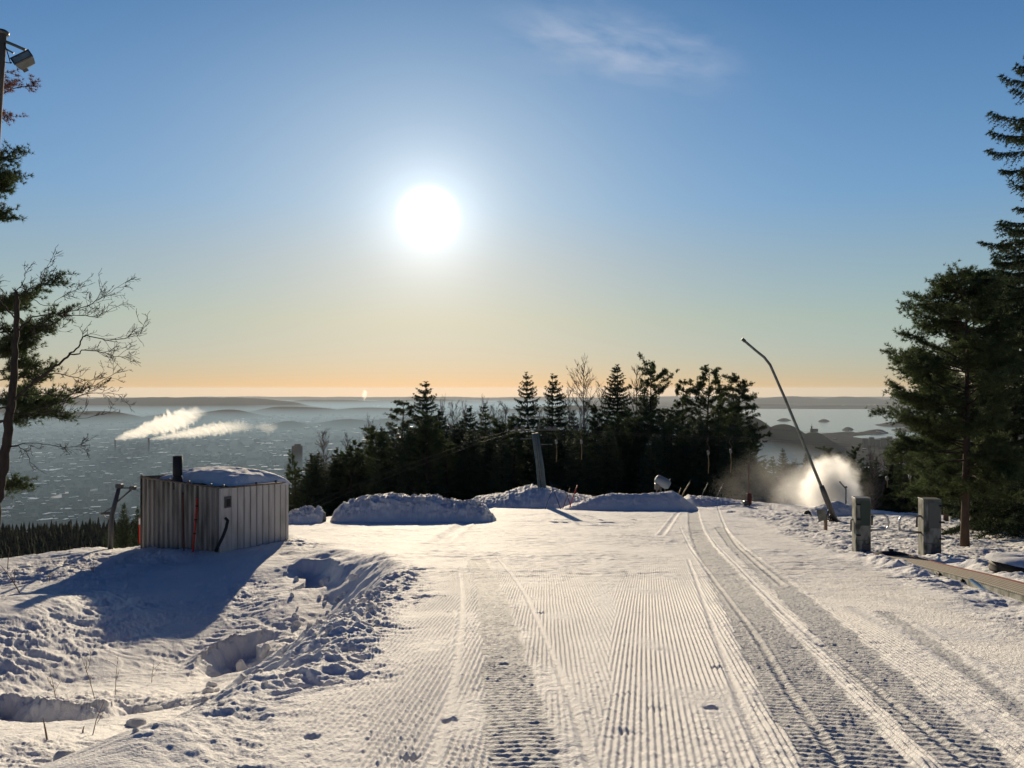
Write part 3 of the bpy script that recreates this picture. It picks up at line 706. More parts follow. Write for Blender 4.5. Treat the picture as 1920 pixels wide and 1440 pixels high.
for k in range(58):
    t = rc.random(); px = lerp(545, 715, rc.random()) ; py = lerp(1085, 1185, rc.random()) 
    if k > 34: px, py = [(lerp(250, 620, t) + rc.gauss(0, 14)), (lerp(1400, 1190, t) + rc.gauss(0, 10))]
    w = rc.uniform(6, 17) * (1.25 if py > 1250 else 1)
    put_chunk(px, py, w, w * .8, 'small broken snow chunk in the rubble on the bank below the shed' if k <= 34 else 'small loose snow chunk strewn along the left edge of the piste',
              'rubble of small snow chunks on the bank' if k <= 34 else 'small snow chunks strewn along the piste edge')

# ------------------------------------------------------------------ trees
def unit(a): return a / np.maximum(np.linalg.norm(a, axis=-1, keepdims=True), 1e-9)
def needle_tris(P, D, n, L, w, spread, rng):
    """n thin triangles fanning out from every point of P round direction D"""
    P = np.repeat(P, n, 0); D = np.repeat(D, n, 0)
    d = unit(D + spread * rng.normal(size=P.shape)); l = L * rng.uniform(.7, 1.25, (len(P), 1))
    side = unit(np.cross(d, rng.normal(size=P.shape))) * w / 2
    return np.stack([P - side, P + side, P + d * l], 1)
def tri_mesh(name, tris):
    v = np.concatenate(tris, 0).reshape(-1, 3); return mesh_np(name, v, np.arange(len(v)).reshape(-1, 3), False)
def trunk_mesh(h, r, seed, lean=0.0, top=1.0):
    rnd = random.Random(seed); mb = MB(); pts = []; rad = []
    for k in range(13):
        t = k / 12 * top; pts.append((lean * t * t * h + .012 * h * math.sin(3 * t + seed), .010 * h * math.sin(4 * t + 2 * seed), t * h - (.6 if k == 0 else 0)))
        rad.append(r * ((1 - t) ** .85 * .9 + .06) * (1.25 if k == 0 else 1))
    mb.tube(pts, rad, 10); return mb, pts, rad
def spruce_proto(h, width, seed, near=False, start=.06, gap=0.0, env=None, sparse=1.0):
    """crown mesh, trunk mesh of a spruce: whorls of drooping boughs with hanging twigs"""
    rng = np.random.default_rng(seed); mb, pts, rad = trunk_mesh(h, h * .013, seed)
    tris = []; TP = []; TD = []; TL = []
    lv = int((38 if near else 36) * (h / 20) ** .5 * sparse)
    for k in range(lv):
        t = start + (1 - start) * (k + rng.uniform(-.3, .3)) / lv
        if t > .985: continue
        z = t * h; nb = int(rng.integers(4, 7)) if t < .93 else 3
        base_L = env(t) if env else width * (1 - t) ** .66 * (.7 + .3 * smooth01(t / .2)) + .02 * h * (1 - t) + .12
        a0 = rng.uniform(0, 6.28)
        for q in range(nb):
            a = a0 + q * 6.283 / nb + rng.uniform(-.35, .35); Lb = base_L * rng.uniform(.62, 1.12) * (1 - gap * (rng.random() < .35))
            dirh = np.array([math.cos(a), math.sin(a), 0]); up = .45 * t + .02; droop = (.75 - .5 * t) * rng.uniform(.7, 1.2)
            m = max(4, int(Lb / (.115 if near else .19)))
            tt = np.linspace(.12, 1, m)
            bp = np.array([0, 0, z]) + dirh * (Lb * tt)[:, None] + np.stack([0 * tt, 0 * tt, Lb * (up * tt - droop * tt ** 2 * .9 + .28 * tt ** 4)], 1)
            if near or Lb > 1.2: mb.tube([tuple(p) for p in bp[::max(1, m // 6)]] if m > 6 else [tuple(p) for p in bp], np.linspace(.012 * Lb + .006, .004, len(bp[::max(1, m // 6)]) if m > 6 else m), 4, False)
            for s in (-1, 1):
                ang = a + s * rng.uniform(.7, 1.15, m)
                l = (.34 * Lb * (1 - tt ** 1.5) + .20) * rng.uniform(.6, 1.2, m) * np.minimum(1, tt * 3)
                d = np.stack([np.cos(ang), np.sin(ang), rng.uniform(-.7, -.05, m)], 1)
                TP.append(bp); TD.append(unit(d)); TL.append(l)
            TP.append(bp); TD.append(unit(np.repeat(dirh[None], m, 0) * .8 + np.array([0, 0, -.5]) + rng.normal(size=(m, 3)) * .4)); TL.append(np.full(m, .25 * (1 if not near else .8)))
    P = np.concatenate(TP); D = np.concatenate(TD); Ls = np.concatenate(TL)
    for t in (.97, .985, 1.0): 
        nn = 8; a = rng.uniform(0, 6.28, nn)
        P = np.concatenate([P, np.repeat([[pts[-1][0], pts[-1][1], h * t]], nn, 0)]); D = np.concatenate([D, np.stack([np.cos(a), np.sin(a), a * 0 + .5], 1)]); Ls = np.concatenate([Ls, np.full(nn, .22)])
    if near:
        st = 6
        for k in range(st):
            f = (k + .5) / st
            Q = P + D * (Ls * f)[:, None] + np.array([0, 0, -1]) * ((Ls * f) ** 2 * .5)[:, None]
            tris.append(needle_tris(Q, unit(D + [0, 0, -.25]), 6, .12, .028, .75, rng))
    else:
        side = unit(np.cross(D, [0, 0, 1.0])) 
        Lr = Ls[:, None]
        tip = P + D * Lr + np.array([0, 0, -1]) * Lr ** 2 * .4
        midp = P + D * Lr * .5; w = .09 + .14 * Lr
        hang = rng.uniform(.15, .42, (len(P), 1))
        tris.append(np.stack([P, midp + side * w, tip], 1)); tris.append(np.stack([P, tip, midp - side * w - [0, 0, .05]], 1))
        tris.append(np.stack([midp + side * w * .3, midp - side * w * .6, midp - np.array([0, 0, 1]) * hang + D * .05], 1))
        tris.append(needle_tris(tip - D * Lr * .2, D, 3, .20, .06, .8, rng))
    return tri_mesh('crown', tris), mb.mesh('trunk')
def pine_proto(h, seed, env, near=False, nb=60, start=.3, lean=0.0, up=(.05, .45), tuft=None, extra=None, dens=1.0):
    """crown, trunk of a pine: crooked limbs carrying tufts of long needles"""
    rng = np.random.default_rng(seed); mb, pts, rad = trunk_mesh(h, h * .016, seed, lean, .99)
    TP, TD = [], []
    tz = np.array([p[2] for p in pts]); tx = np.array([p[0] for p in pts]); tyy = np.array([p[1] for p in pts])
    for k in range(nb):
        t = start + (1 - start) * ((k + rng.random()) / nb) ** .9
        z = t * h * .985; o = np.array([np.interp(z, tz, tx), np.interp(z, tz, tyy), z])
        a = rng.uniform(0, 6.283) if extra is None or k >= len(extra) else extra[k][1]
        if extra is not None and k < len(extra): t = extra[k][0]; z = t * h; o = np.array([np.interp(z, tz, tx), np.interp(z, tz, tyy), z])
        Lb = env(t, a) * rng.uniform(.6, 1.08) if extra is None or k >= len(extra) else extra[k][2]
        el = lerp(up[0], up[1], t) + rng.uniform(-.2, .2) * (1.9 if near else 1)
        if extra is not None and k < len(extra): el = extra[k][3]
        m = 7; tt = np.linspace(0, 1, m); wob = np.cumsum(rng.normal(size=(m, 3)) * .055 * Lb, 0) * tt[:, None]
        bp = o + np.stack([np.cos(a) * tt * Lb, np.sin(a) * tt * Lb, Lb * (el * tt + .10 * tt ** 3)], 1) + wob
        mb.tube([tuple(p) for p in bp], np.linspace(.014 * Lb + .012, .006, m), 4, False)
        ns = int((9 if near else 9) * max(1, Lb / 1.3) * dens)
        for s in range(ns):
            f = rng.uniform(.28, 1.0) ** .8; p = np.array([np.interp(f, tt, bp[:, c]) for c in range(3)])
            sa = a + rng.normal() * .9; sl = rng.uniform(.2, .5) * (.5 + .5 * min(1.5, Lb)) * (.7 if not near else 1.0)
            sd = unit(np.array([math.cos(sa), math.sin(sa), rng.uniform(-.1, .7) if not near else rng.uniform(-.35, .9)]))
            e = p + sd * sl
            if near: mb.tube([tuple(p), tuple(p + sd * sl * .6 + [0, 0, -.02]), tuple(e)], [.008, .006, .004], 3, False)
            g = 8 if near else 5
            ff = np.linspace(.25, 1.05, g)[:, None]
            TP.append(p + sd * sl * ff + rng.normal(size=(g, 3)) * (.04 if near else .10)); TD.append(np.repeat((sd + [0, 0, .35])[None], g, 0))
    P = np.concatenate(TP); D = unit(np.concatenate(TD))
    n, L, w, sp = tuft or ((12, .12, .018, .8) if near else (9, .22, .062, .95))
    return tri_mesh('crown', [needle_tris(P, D, n, L, w, sp, rng)]), mb.mesh('trunk')
def bare_proto(h, seed, nb=34, r=None, width=.2, lv=3):
    rnd = random.Random(seed); mb, pts, rad = trunk_mesh(h, r or h * .009, seed, 0, .93)
    out = []
    def grow(p, d, l, r, lev):
        m = 4; q = [p]; dd = d.copy()
        for k in range(m):
            dd = (dd + Vector((rnd.gauss(0, .13), rnd.gauss(0, .13), rnd.gauss(.05, .08)))).normalized(); q.append(q[-1] + dd * l / m)
        mb_t = mb if lev == 0 else mb2
        mb_t.tube(q, [lerp(r, max(.011, r * .35), k / m) for k in range(m + 1)], 4 if lev == 0 else 3, False)
        if lev < lv - 1:
            for k in range(rnd.randint(4, 6)):
                f = rnd.uniform(.25, 1); i = min(m - 1, int(f * m)); s = q[i].lerp(q[i + 1], f * m - i)
                sd = (dd + Vector((rnd.gauss(0, .5), rnd.gauss(0, .5), rnd.gauss(.1, .35)))).normalized()
                grow(s, sd, l * rnd.uniform(.35, .6), max(.017, r * .5), lev + 1)
    mb2 = MB()
    for k in range(nb):
        t = rnd.uniform(.28, .98); i = min(11, int(t * 12)); p = Vector(pts[i]).lerp(Vector(pts[i + 1]), t * 12 - i)
        a = rnd.uniform(0, 6.28); el = rnd.uniform(.6, 1.15)
        grow(p, Vector((math.cos(a) * math.cos(el), math.sin(a) * math.cos(el), math.sin(el))), h * width * (1.25 - t) * rnd.uniform(.6, 1.2) + .25, h * .0026 * (1.3 - t) + .022, 0)
    me2 = mb2.mesh('twigs')
    return me2, mb.mesh('trunk')
def with_mats(pr, *m):
    for me, mm in zip(pr, m):
        me.materials.append(mm)
    return pr
SPR = [with_mats(spruce_proto(20, w, 40 + k, sparse=sp), M['needles'], M['bark']) for k, (w, sp) in enumerate([(4.2, 1.0), (4.6, .9), (4.0, 1.2), (4.3, .75)])]
def rpine(w, lo=.35, flat=False):
    def e(t, a): return (w * (.35 + .65 * math.sin(math.pi * min(1, max(0, (t - lo) / (1.08 - lo))) ** .8)) if not flat else w * (.3 + 1.0 * max(0, (t - lo) / (1 - lo)) ** 1.2)) * (1 + .3 * math.sin(2 * a + 9 * t))
    return e
PIN = [with_mats(pine_proto(18, 60 + k, rpine(*a), nb=n, start=st), M['pine_needles'], M['pine_bark']) for k, (a, n, st) in enumerate([((2.5, .2), 85, .2), ((3.0, .25), 95, .25), ((2.6, .4, True), 62, .5), ((2.0, .1), 75, .12)])]
BAR = [with_mats(bare_proto(18, 80 + k, nb=nb, width=w), M['birch'], M['birch']) for k, (nb, w) in enumerate([(52, .2), (46, .25), (44, .17)])]
def plant_tree(name, pr, x, y, z, h, h0, wscale, rz, label, cat, group, cname='crown', lean=0.0):
    r = empty(name, (x, y, z), rz); r.scale = (wscale, wscale, h / h0); r.rotation_euler[1] = lean
    for me, nm in zip(pr, (cname, 'trunk')):
        o = bpy.data.objects.new(nm, me); COL.objects.link(o); o.parent = r
    tag(r, label, cat, group); return r
rt = random.Random(21)
def tree_at(kind, v, px, top, y, hw, label, group='trees along the edge of the slope'):
    x = (px - 960) / F * y; z = hm(x, y) - .3; zt = EYE - (top - HY) / F * y; h = zt - z
    pr, h0, w0, nm, cat, cn = {'s': (SPR, 20, [2.9, 3.3, 2.5, 2.9], 'spruce_tree', 'spruce', 'crown'), 'p': (PIN, 18, [2.3, 2.8, 2.9, 1.9], 'pine_tree', 'pine', 'crown'), 'b': (BAR, 18, [2.7, 3.2, 2.0], 'bare_tree', 'bare tree', 'twigs')}[kind]
    ws = hw / F * y / w0[v]
    return plant_tree(nm, pr[v], x, y, z, h, h0, ws, rt.uniform(0, 6.28), label, cat, group, cn)
CLUMP = [
    ('b', 0, 926, 748, 119, 26, 'bare tree right of the pale bare tree in mid clump'),
    ('b', 1, 830, 744, 124, 22, 'bare tree behind the right shoulder of the tall thin topped spruce'),
    ('b', 2, 1130, 704, 124, 22, 'slender bare tree between the big bare tree and the dense spruce'),
    ('b', 0, 1068, 716, 125, 26, 'bare tree left behind the big bare tree'),
    ('s', 1, 1212, 742, 118, 26, 'spruce under the left limbs of the flat topped pine'),
    ('s', 2, 857, 792, 113, 24, 'dark narrow spruce before the tall bare tree in mid clump'),
    ('s', 0, 797, 717, 118, 50, 'tall thin topped spruce standing highest in the left part of the dark clump'),
    ('p', 3, 757, 754, 121, 34, 'narrow pine just left of the tall thin topped spruce'),
    ('s', 2, 826, 768, 116, 35, 'spruce leaning against the right side of the tall thin topped spruce'),
    ('p', 1, 705, 806, 112, 42, 'bushy low pine left of the narrow pine in the clump'),
    ('s', 2, 630, 840, 114, 26, 'short dark pointed spruce between two bare trees left in the clump'),
    ('b', 0, 607, 794, 110, 32, 'bare tree with a fine round crown, leftmost of the bare trees'),
    ('b', 2, 652, 803, 111, 22, 'thin bare tree right of the short dark pointed spruce'),
    ('b', 1, 690, 780, 125, 28, 'bare tree rising behind the bushy low pine'),
    ('p', 0, 549, 853, 100, 14, 'small pine sticking up right behind the shed corner'),
    ('p', 0, 585, 860, 104, 18, 'small bushy pine second from the shed corner'),
    ('b', 0, 849, 741, 117, 28, 'tall bare tree right of the spruces, reaching the horizon'),
    ('b', 1, 905, 744, 128, 26, 'pale bare tree behind the dark spruces in mid clump'),
    ('s', 2, 880, 762, 118, 30, 'spruce left of the pale bare tree in mid clump'),
    ('s', 3, 908, 757, 114, 33, 'ragged spruce in front of the pale bare tree'),
    ('b', 2, 948, 742, 120, 26, 'bare tree just left of the first pointed skyline spruce'),
    ('s', 1, 988, 699, 118, 40, 'pointed skyline spruce left of its shorter twin above the lift tower'),
    ('s', 0, 1039, 702, 121, 38, 'pointed skyline spruce just left of the big bare tree'),
    ('b', 0, 1013, 756, 126, 24, 'low bare tree between the two pointed skyline spruces'),
    ('b', 1, 1097, 671, 119, 42, 'big bare tree with a broad fan crown on the skyline'),
    ('s', 2, 1155, 685, 118, 42, 'dense dark spruce with a narrow crown right of the big bare tree'),
    ('b', 0, 1192, 673, 122, 32, 'bare tree behind the flat topped pine'),
    ('p', 2, 1224, 694, 116, 38, 'flat topped pine with layered limbs on the skyline'),
    ('p', 3, 1279, 714, 122, 24, 'thin see through pine between the flat topped pine and the two big pines'),
    ('p', 1, 1328, 695, 118, 42, 'big round headed pine left of the last pine of the clump'),
    ('p', 1, 1384, 710, 115, 42, 'big pine at the right end of the dark clump'),
    ('p', 0, 1352, 724, 126, 32, 'pine squeezed between the two big round headed pines'),
    ('s', 2, 1408, 842, 96, 18, 'short tree at the foot of the last pine of the clump'),
    ('p', 0, 1120, 762, 117, 26, 'low green pine between the big bare tree and the dense spruce'),
    ('p', 0, 1185, 776, 113, 28, 'low pine under the flat topped pine'),
    ('p', 3, 1246, 770, 114, 26, 'low pine in the gap right of the flat topped pine'),
    ('p', 0, 1300, 790, 112, 30, 'dark low pine below the two big round headed pines'),
    ('s', 1, 1075, 770, 124, 26, 'low spruce showing between the trunks of the big bare tree'),
    ('b', 2, 735, 788, 116, 18, 'slender bare tree squeezed beside the narrow pine'),
    ('b', 1, 872, 752, 122, 24, 'bare tree leaning over the spruces in mid clump'),
    ('s', 3, 960, 776, 114, 34, 'ragged spruce below the first pointed skyline spruce'),
    ('s', 0, 1012, 792, 108, 30, 'spruce behind the head of the leaning lift tower'),
]
for c in CLUMP: tree_at(*c)
for k in range(78):
    px = 545 + k * 11.1 + rt.uniform(-8, 8); top = np.interp(px, [540, 600, 650, 700, 740, 800, 850, 930, 980, 1040, 1100, 1200, 1300, 1380, 1420], [880, 852, 840, 816, 790, 776, 784, 796, 784, 786, 784, 774, 780, 778, 850]) + rt.uniform(-8, 44)
    y = rt.uniform(86, 108) if px > 800 else rt.uniform(84, 106)
    tree_at(rt.choice('sssp'), rt.choice([0, 1, 2]) if px < 1300 else rt.choice([0, 1]), px, top, y, rt.uniform(26, 38), 'dark lower tree merging into the foot of the clump', 'lower trees filling the dark foot of the clump')
for i, (kd, v, px, top, y, hw) in enumerate([('s', 1, 1468, 841, 128, 20), ('s', 0, 1448, 856, 140, 18), ('s', 2, 1512, 848, 138, 16), ('p', 1, 1552, 843, 128, 24), ('s', 3, 1579, 850, 145, 18), ('p', 0, 1602, 839, 126, 16), ('s', 0, 1572, 862, 135, 18),
        ('b', 1, 1632, 838, 128, 26), ('b', 0, 1658, 838, 134, 24), ('b', 2, 1545, 862, 150, 20), ('p', 1, 1690, 842, 120, 26), ('s', 0, 1712, 832, 118, 24), ('p', 0, 1430, 868, 120, 14), ('b', 1, 1492, 862, 146, 20), ('s', 1, 1642, 858, 118, 24), ('p', 3, 1672, 866, 116, 22)]):
    tree_at(kd, v, px, top, y, hw, ['pointed spruce standing clear of the mist left of the lance mast', 'spruce at the far left of the misty wood', 'spruce behind the lance mast in the misty wood', 'broad pine just right of the lance mast', 'ragged spruce above the white spray', 'round topped pine highest above the white spray',
        'small spruce between the broad pine and the round topped pine', 'bare bush like tree right of the round topped pine', 'bare tree left of the big right hand pine', 'faint bare tree behind the lance mast', 'pine at the left foot of the big right hand pine', 'spruce half hidden by the big right hand pine',
        'small pine next to the end of the dark clump', 'faint bare tree left of the lance mast', 'dark spruce below the bare trees right of the spray', 'slim pine below the bare trees right of the spray'][i], 'trees of the misty wood behind the spray')
for k in range(84):
    px = rt.uniform(1405, 2000); tree_at(rt.choice('sspsb'), rt.choice([0, 1, 2]), px, rt.uniform(852, 896), rt.uniform(92, 128), rt.uniform(24, 36), 'dark hazy tree low in the misty wood', 'low trees of the misty wood')
for px, top, y, hw, lab in [(232, 944, 44, 18, 'small dark spruce right behind the lift post at the left'), (258, 952, 46, 16, 'small dark spruce touching the left edge of the shed'), (205, 985, 52, 18, 'low dark spruce behind the foot of the lift post')]:
    tree_at('s', 2, px, top, y, hw, lab, 'small spruces below the edge at the left')
tree_at('b', 2, 452, 862, 70, 18, 'bare bush top peeking over the snow on the shed roof', 'bushes behind the shed')

# near trees at the right
def near_tree(name, pr, px, base, y, rz, label, cat, mats):
    x = (px - 960) / F * y; r = empty(name, (x, y, h1(x, y) - .05), rz)
    for me, nm, mm in zip(pr, ('crown', 'trunk'), mats): link(nm, me, mm, r)
    tag(r, label, cat, 'tall trees at the right edge' if px > 960 else 'trees at the left edge'); return r
Y1 = 27.0; gz = hm((1808 - 960) / F * Y1, Y1)
def zrel(py, y, g): return EYE - (py - HY) / F * y - g
h_p = zrel(512, Y1, gz)
lx = [512, 540, 585, 625, 680, 728, 740, 765, 790, 830, 850, 880, 920, 960]; le = [28, 70, 96, 106, 112, 104, 140, 140, 102, 128, 140, 112, 80, 46]
def env_p1(t, a):
    py = HY - (t * h_p + gz - EYE) / Y1 * F
    return float(np.interp(py, lx, le)) / F * Y1 * (1.0 if math.cos(a) < .2 else .85)
ex = [(zrel(744, Y1, gz) / h_p, 3.25, 2.75, .02), (zrel(752, Y1, gz) / h_p, 3.05, 2.5, .06), (zrel(800, Y1, gz) / h_p, 3.3, 2.4, .05), (zrel(842, Y1, gz) / h_p, 3.0, 2.5, .0), (zrel(690, Y1, gz) / h_p, 2.8, 2.3, .1), (zrel(600, Y1, gz) / h_p, 3.2, 1.7, .35), (zrel(560, Y1, gz) / h_p, 3.3, 1.1, .6), (zrel(925, Y1, gz) / h_p, 2.6, 1.9, -.25), (zrel(905, Y1, gz) / h_p, 3.7, 2.0, -.2)]
near_tree('pine_tree', pine_proto(h_p, 101, env_p1, True, 125, .12, 0.0, (-.12, .4), None, ex, 2.6), 1808, 1025, Y1, 0, 'big pine with a straight trunk right of the second steel pillar', 'pine', (M['pine_needles'], M['pine_bark']))
Y2 = 36.0; g2 = hm((1826 - 960) / F * Y2, Y2); h_2 = zrel(540, Y2, g2)
near_tree('pine_tree', pine_proto(h_2, 102, rpine(2.6, .1), True, 90, .12, 0.0, (-.1, .4), None, None, 1.5), 1826, 995, Y2, 1.0, 'pine whose shorter trunk shows just right of the big pine trunk', 'pine', (M['pine_needles'], M['pine_bark']))
Y3 = 30.0; g3 = hm((1962 - 960) / F * Y3, Y3); h_3 = zrel(-20, Y3, g3)
sx = [-20, 40, 92, 112, 180, 225, 260, 300, 335, 370, 395, 440, 470, 520, 620, 760, 900]; se = [2, 8, 18, 50, 72, 100, 84, 118, 84, 60, 64, 118, 114, 116, 138, 155, 165]
def env_s(t): return float(np.interp(HY - (t * h_3 + g3 - EYE) / Y3 * F, sx, se)) / F * Y3
near_tree('spruce_tree', spruce_proto(h_3, 3, 103, True, .05, .25, env_s, 1.0), 1962, 1000, Y3, .4, 'very tall dark spruce cut by the right edge of the picture', 'spruce', (M['needles'], M['bark']))
Y4 = 33.0; g4 = hm((1905 - 960) / F * Y4, Y4); h_4 = zrel(425, Y4, g4)
near_tree('spruce_tree', spruce_proto(h_4, 3.9, 104, True, .06, .1), 1905, 985, Y4, 1.4, 'broad spruce between the big pine and the very tall spruce', 'spruce', (M['needles'], M['bark']))
Y5 = 38.0; g5 = hm((1868 - 960) / F * Y5, Y5); h_5 = zrel(640, Y5, g5)
near_tree('spruce_tree', spruce_proto(h_5, 2.8, 105, True, .05, .1), 1866, 985, Y5, 2.2, 'dark low spruce filling the gap behind the big pine', 'spruce', (M['needles'], M['bark']))
Y6 = 44.0; g6 = hm((1760 - 960) / F * Y6, Y6); h_6 = zrel(700, Y6, g6)
near_tree('pine_tree', pine_proto(h_6, 106, rpine(2.7, .1), True, 80, .1, 0.0, (-.1, .4), None, None, 1.4), 1770, 960, Y6, 2.0, 'olive green pine behind the left side of the big pine', 'pine', (M['pine_needles'], M['pine_bark']))

# left edge: pine behind, bare tree in front, dead pine top
Y7 = 24.0; x7 = (-62 - 960) / F * Y7; g7 = hm(x7, Y7); h_7 = zrel(262, Y7, g7)
qx = [262, 300, 330, 400, 430, 470, 540, 556, 620, 700, 770, 805, 815, 900, 930, 1000]; qe = [30, 70, 80, 66, 22, 18, 40, 150, 172, 140, 165, 150, 60, 40, 50, 30]
def env_7(t, a): return float(np.interp(HY - (t * h_7 + g7 - EYE) / Y7 * F, qx, qe)) / F * Y7
ex7 = [(zrel(322, Y7, g7) / h_7, .1, 1.5, .35), (zrel(350, Y7, g7) / h_7, -.2, 1.45, .1), (zrel(400, Y7, g7) / h_7, .2, 1.3, .0), (zrel(620, Y7, g7) / h_7, .15, 2.3, .0), (zrel(670, Y7, g7) / h_7, -.15, 2.3, .1), (zrel(700, Y7, g7) / h_7, .1, 2.2, .1), (zrel(740, Y7, g7) / h_7, -.1, 2.3, .0), (zrel(790, Y7, g7) / h_7, .1, 2.4, .05), (zrel(600, Y7, g7) / h_7, .1, 2.6, .3), (zrel(640, Y7, g7) / h_7, -.1, 2.6, .1), (zrel(772, Y7, g7) / h_7, .0, 2.7, .0), (zrel(920, Y7, g7) / h_7, .0, 1.7, .0)]
near_tree('pine_tree', pine_proto(h_7, 107, env_7, True, 58, .12, 0.0, (-.05, .4), None, ex7, 2.8), -62, 1030, Y7, 0, 'green pine whose limbs reach in over the left edge behind the bare tree', 'pine', (M['pine_needles'], M['pine_bark']))
Y8 = 27.0; x8 = (-75 - 960) / F * Y8; g8 = hm(x8, Y8); h_8 = zrel(105, Y8, g8)
def env_8(t, a): return float(np.interp(HY - (t * h_8 + g8 - EYE) / Y8 * F, [105, 140, 165, 200, 225, 300, 400], [60, 110, 118, 105, 60, 50, 60])) / F * Y8
near_tree('pine_tree', pine_proto(h_8, 108, env_8, True, 46, .66, 0.0, (.0, .3), None, [(zrel(165, Y8, g8) / h_8, .1, 2.1, .05), (zrel(190, Y8, g8) / h_8, -.1, 1.9, .0), (zrel(150, Y8, g8) / h_8, 0, 2.0, .1)]), -75, 1030, Y8, 0, 'reddish brown withered pine top behind the floodlight pole', 'pine', (M['brown_needles'], M['pine_bark']))
def left_bare_tree():
    rnd = random.Random(17); yb = 20.0; x0 = (-16 - 960) / F * yb; root = empty('bare_tree', (x0, yb, h1(x0, yb) - .1))
    off = Vector(root.location); mt = MB(); mw = MB(); mb_ = MB()
    def P(px, py, dy=0): return W(px, py, yb + dy) - off
    def limb(pts, r0, r1, mb, n=6, twigs=0, tl_=1.0, bias=Vector((.35, 0, .12))):
        C = []
        Q = [P(*p) for p in pts]
        for i in range(len(Q) - 1):
            for k in range(4):
                t = k / 4; p0, p1, p2, p3 = Q[max(i - 1, 0)], Q[i], Q[i + 1], Q[min(i + 2, len(Q) - 1)]
                C.append(.5 * (2 * p1 + (p2 - p0) * t + (2 * p0 - 5 * p1 + 4 * p2 - p3) * t * t + (3 * p1 - p0 - 3 * p2 + p3) * t ** 3))
        C.append(Q[-1]); C = [c + Vector((rnd.gauss(0, .012), rnd.gauss(0, .02), rnd.gauss(0, .012))) for c in C]
        kf = 1.0 if r0 > .1 else .72
        mb.tube(C, [kf * lerp(r0, r1, k / (len(C) - 1)) for k in range(len(C))], n, False)
        for k in range(twigs):
            f = rnd.uniform(.18, 1) ** .8; i = min(len(C) - 2, int(f * (len(C) - 1))); p = C[i].lerp(C[i + 1], rnd.random())
            d = ((C[i + 1] - C[i]).normalized() + bias + Vector((rnd.gauss(0, .45), rnd.gauss(0, .5), rnd.gauss(0, .5)))).normalized()
            twig(p, d, tl_ * rnd.uniform(.5, 1.1), max(.005, lerp(r0, r1, f) * .36), 0)
    def twig(p, d, l, r, lev):
        q = [p]; m = 5; dd = d.copy()
        for k in range(m):
            dd = (dd + Vector((rnd.gauss(.02, .17), rnd.gauss(0, .17), rnd.gauss(.02, .17)))).normalized(); q.append(q[-1] + dd * l / m)
        mw.tube(q, [lerp(r, max(.0045, r * .4), k / m) for k in range(m + 1)], 4, False)
        if lev < 2:
            for k in range(rnd.randint(2, 4)):
                i = rnd.randint(1, m); sd = (dd + Vector((rnd.gauss(0, .55), rnd.gauss(0, .5), rnd.gauss(.12, .5)))).normalized()
                twig(q[i], sd, l * rnd.uniform(.35, .65), max(.0045, r * .6), lev + 1)
    limb([(-18, 1040), (-8, 960), (0, 905), (9, 850), (17, 790), (23, 730), (27, 680), (30, 610), (33, 565), (30, 547)], .15, .045, mt, 10)
    limb([(23, 752), (45, 732), (70, 712), (92, 696), (115, 678), (132, 662)], .055, .035, mb_, 8)
    limb([(130, 664), (146, 650), (156, 632), (168, 630), (200, 638), (240, 632), (258, 629)], .03, .008, mb_, 6, 10, .55)
    limb([(130, 664), (148, 664), (158, 656), (190, 660), (215, 668), (247, 672)], .028, .008, mb_, 6, 10, .5)
    limb([(30, 625), (60, 596), (95, 590), (135, 584), (165, 572), (192, 558), (222, 538)], .03, .007, mb_, 6, 14, .55)
    limb([(30, 590), (50, 605), (85, 613), (130, 592), (180, 592), (212, 578)], .026, .007, mb_, 6, 12, .55)
    limb([(31, 556), (50, 545), (75, 532), (85, 508), (104, 492)], .024, .007, mb_, 6, 9, .4)
    limb([(30, 600), (10, 575), (-10, 560), (-40, 530)], .03, .01, mb_, 6, 12, .7, Vector((-.1, 0, .4)))
    limb([(29, 545), (35, 540), (45, 528), (48, 505)], .02, .007, mb_, 6, 5, .35)
    limb([(28, 640), (10, 620), (-14, 606), (-50, 600)], .035, .01, mb_, 6, 10, .6, Vector((-.1, 0, .2)))
    limb([(60, 720), (100, 700), (140, 708), (170, 712), (200, 706)], .022, .006, mb_, 6, 8, .45)
    limb([(36, 742), (80, 738), (110, 742), (150, 735), (190, 715), (222, 695)], .022, .007, mb_, 6, 12, .5)
    limb([(60, 770), (100, 758), (140, 745), (180, 736), (232, 740)], .024, .006, mb_, 6, 10, .5)
    limb([(20, 775), (70, 775), (110, 770), (150, 785), (205, 775)], .02, .006, mb_, 6, 10, .5, Vector((.3, 0, -.15)))
    limb([(12, 842), (40, 832), (80, 832), (120, 838), (160, 836)], .022, .006, mb_, 6, 9, .45, Vector((.3, 0, -.1)))
    limb([(16, 838), (34, 838), (50, 850), (62, 872), (90, 890)], .018, .006, mb_, 6, 5, .35, Vector((.3, 0, -.2)))
    limb([(38, 528), (60, 560), (90, 575), (110, 560), (145, 540)], .016, .006, mb_, 5, 8, .4)
    mt.build('trunk', M['bark'], root); mb_.build('branches', M['bark'], root); mw.build('twigs', M['bark'], root)
    tag(root, 'leaning leafless tree with long bare limbs at the left edge', 'bare tree', 'trees at the left edge')
left_bare_tree()

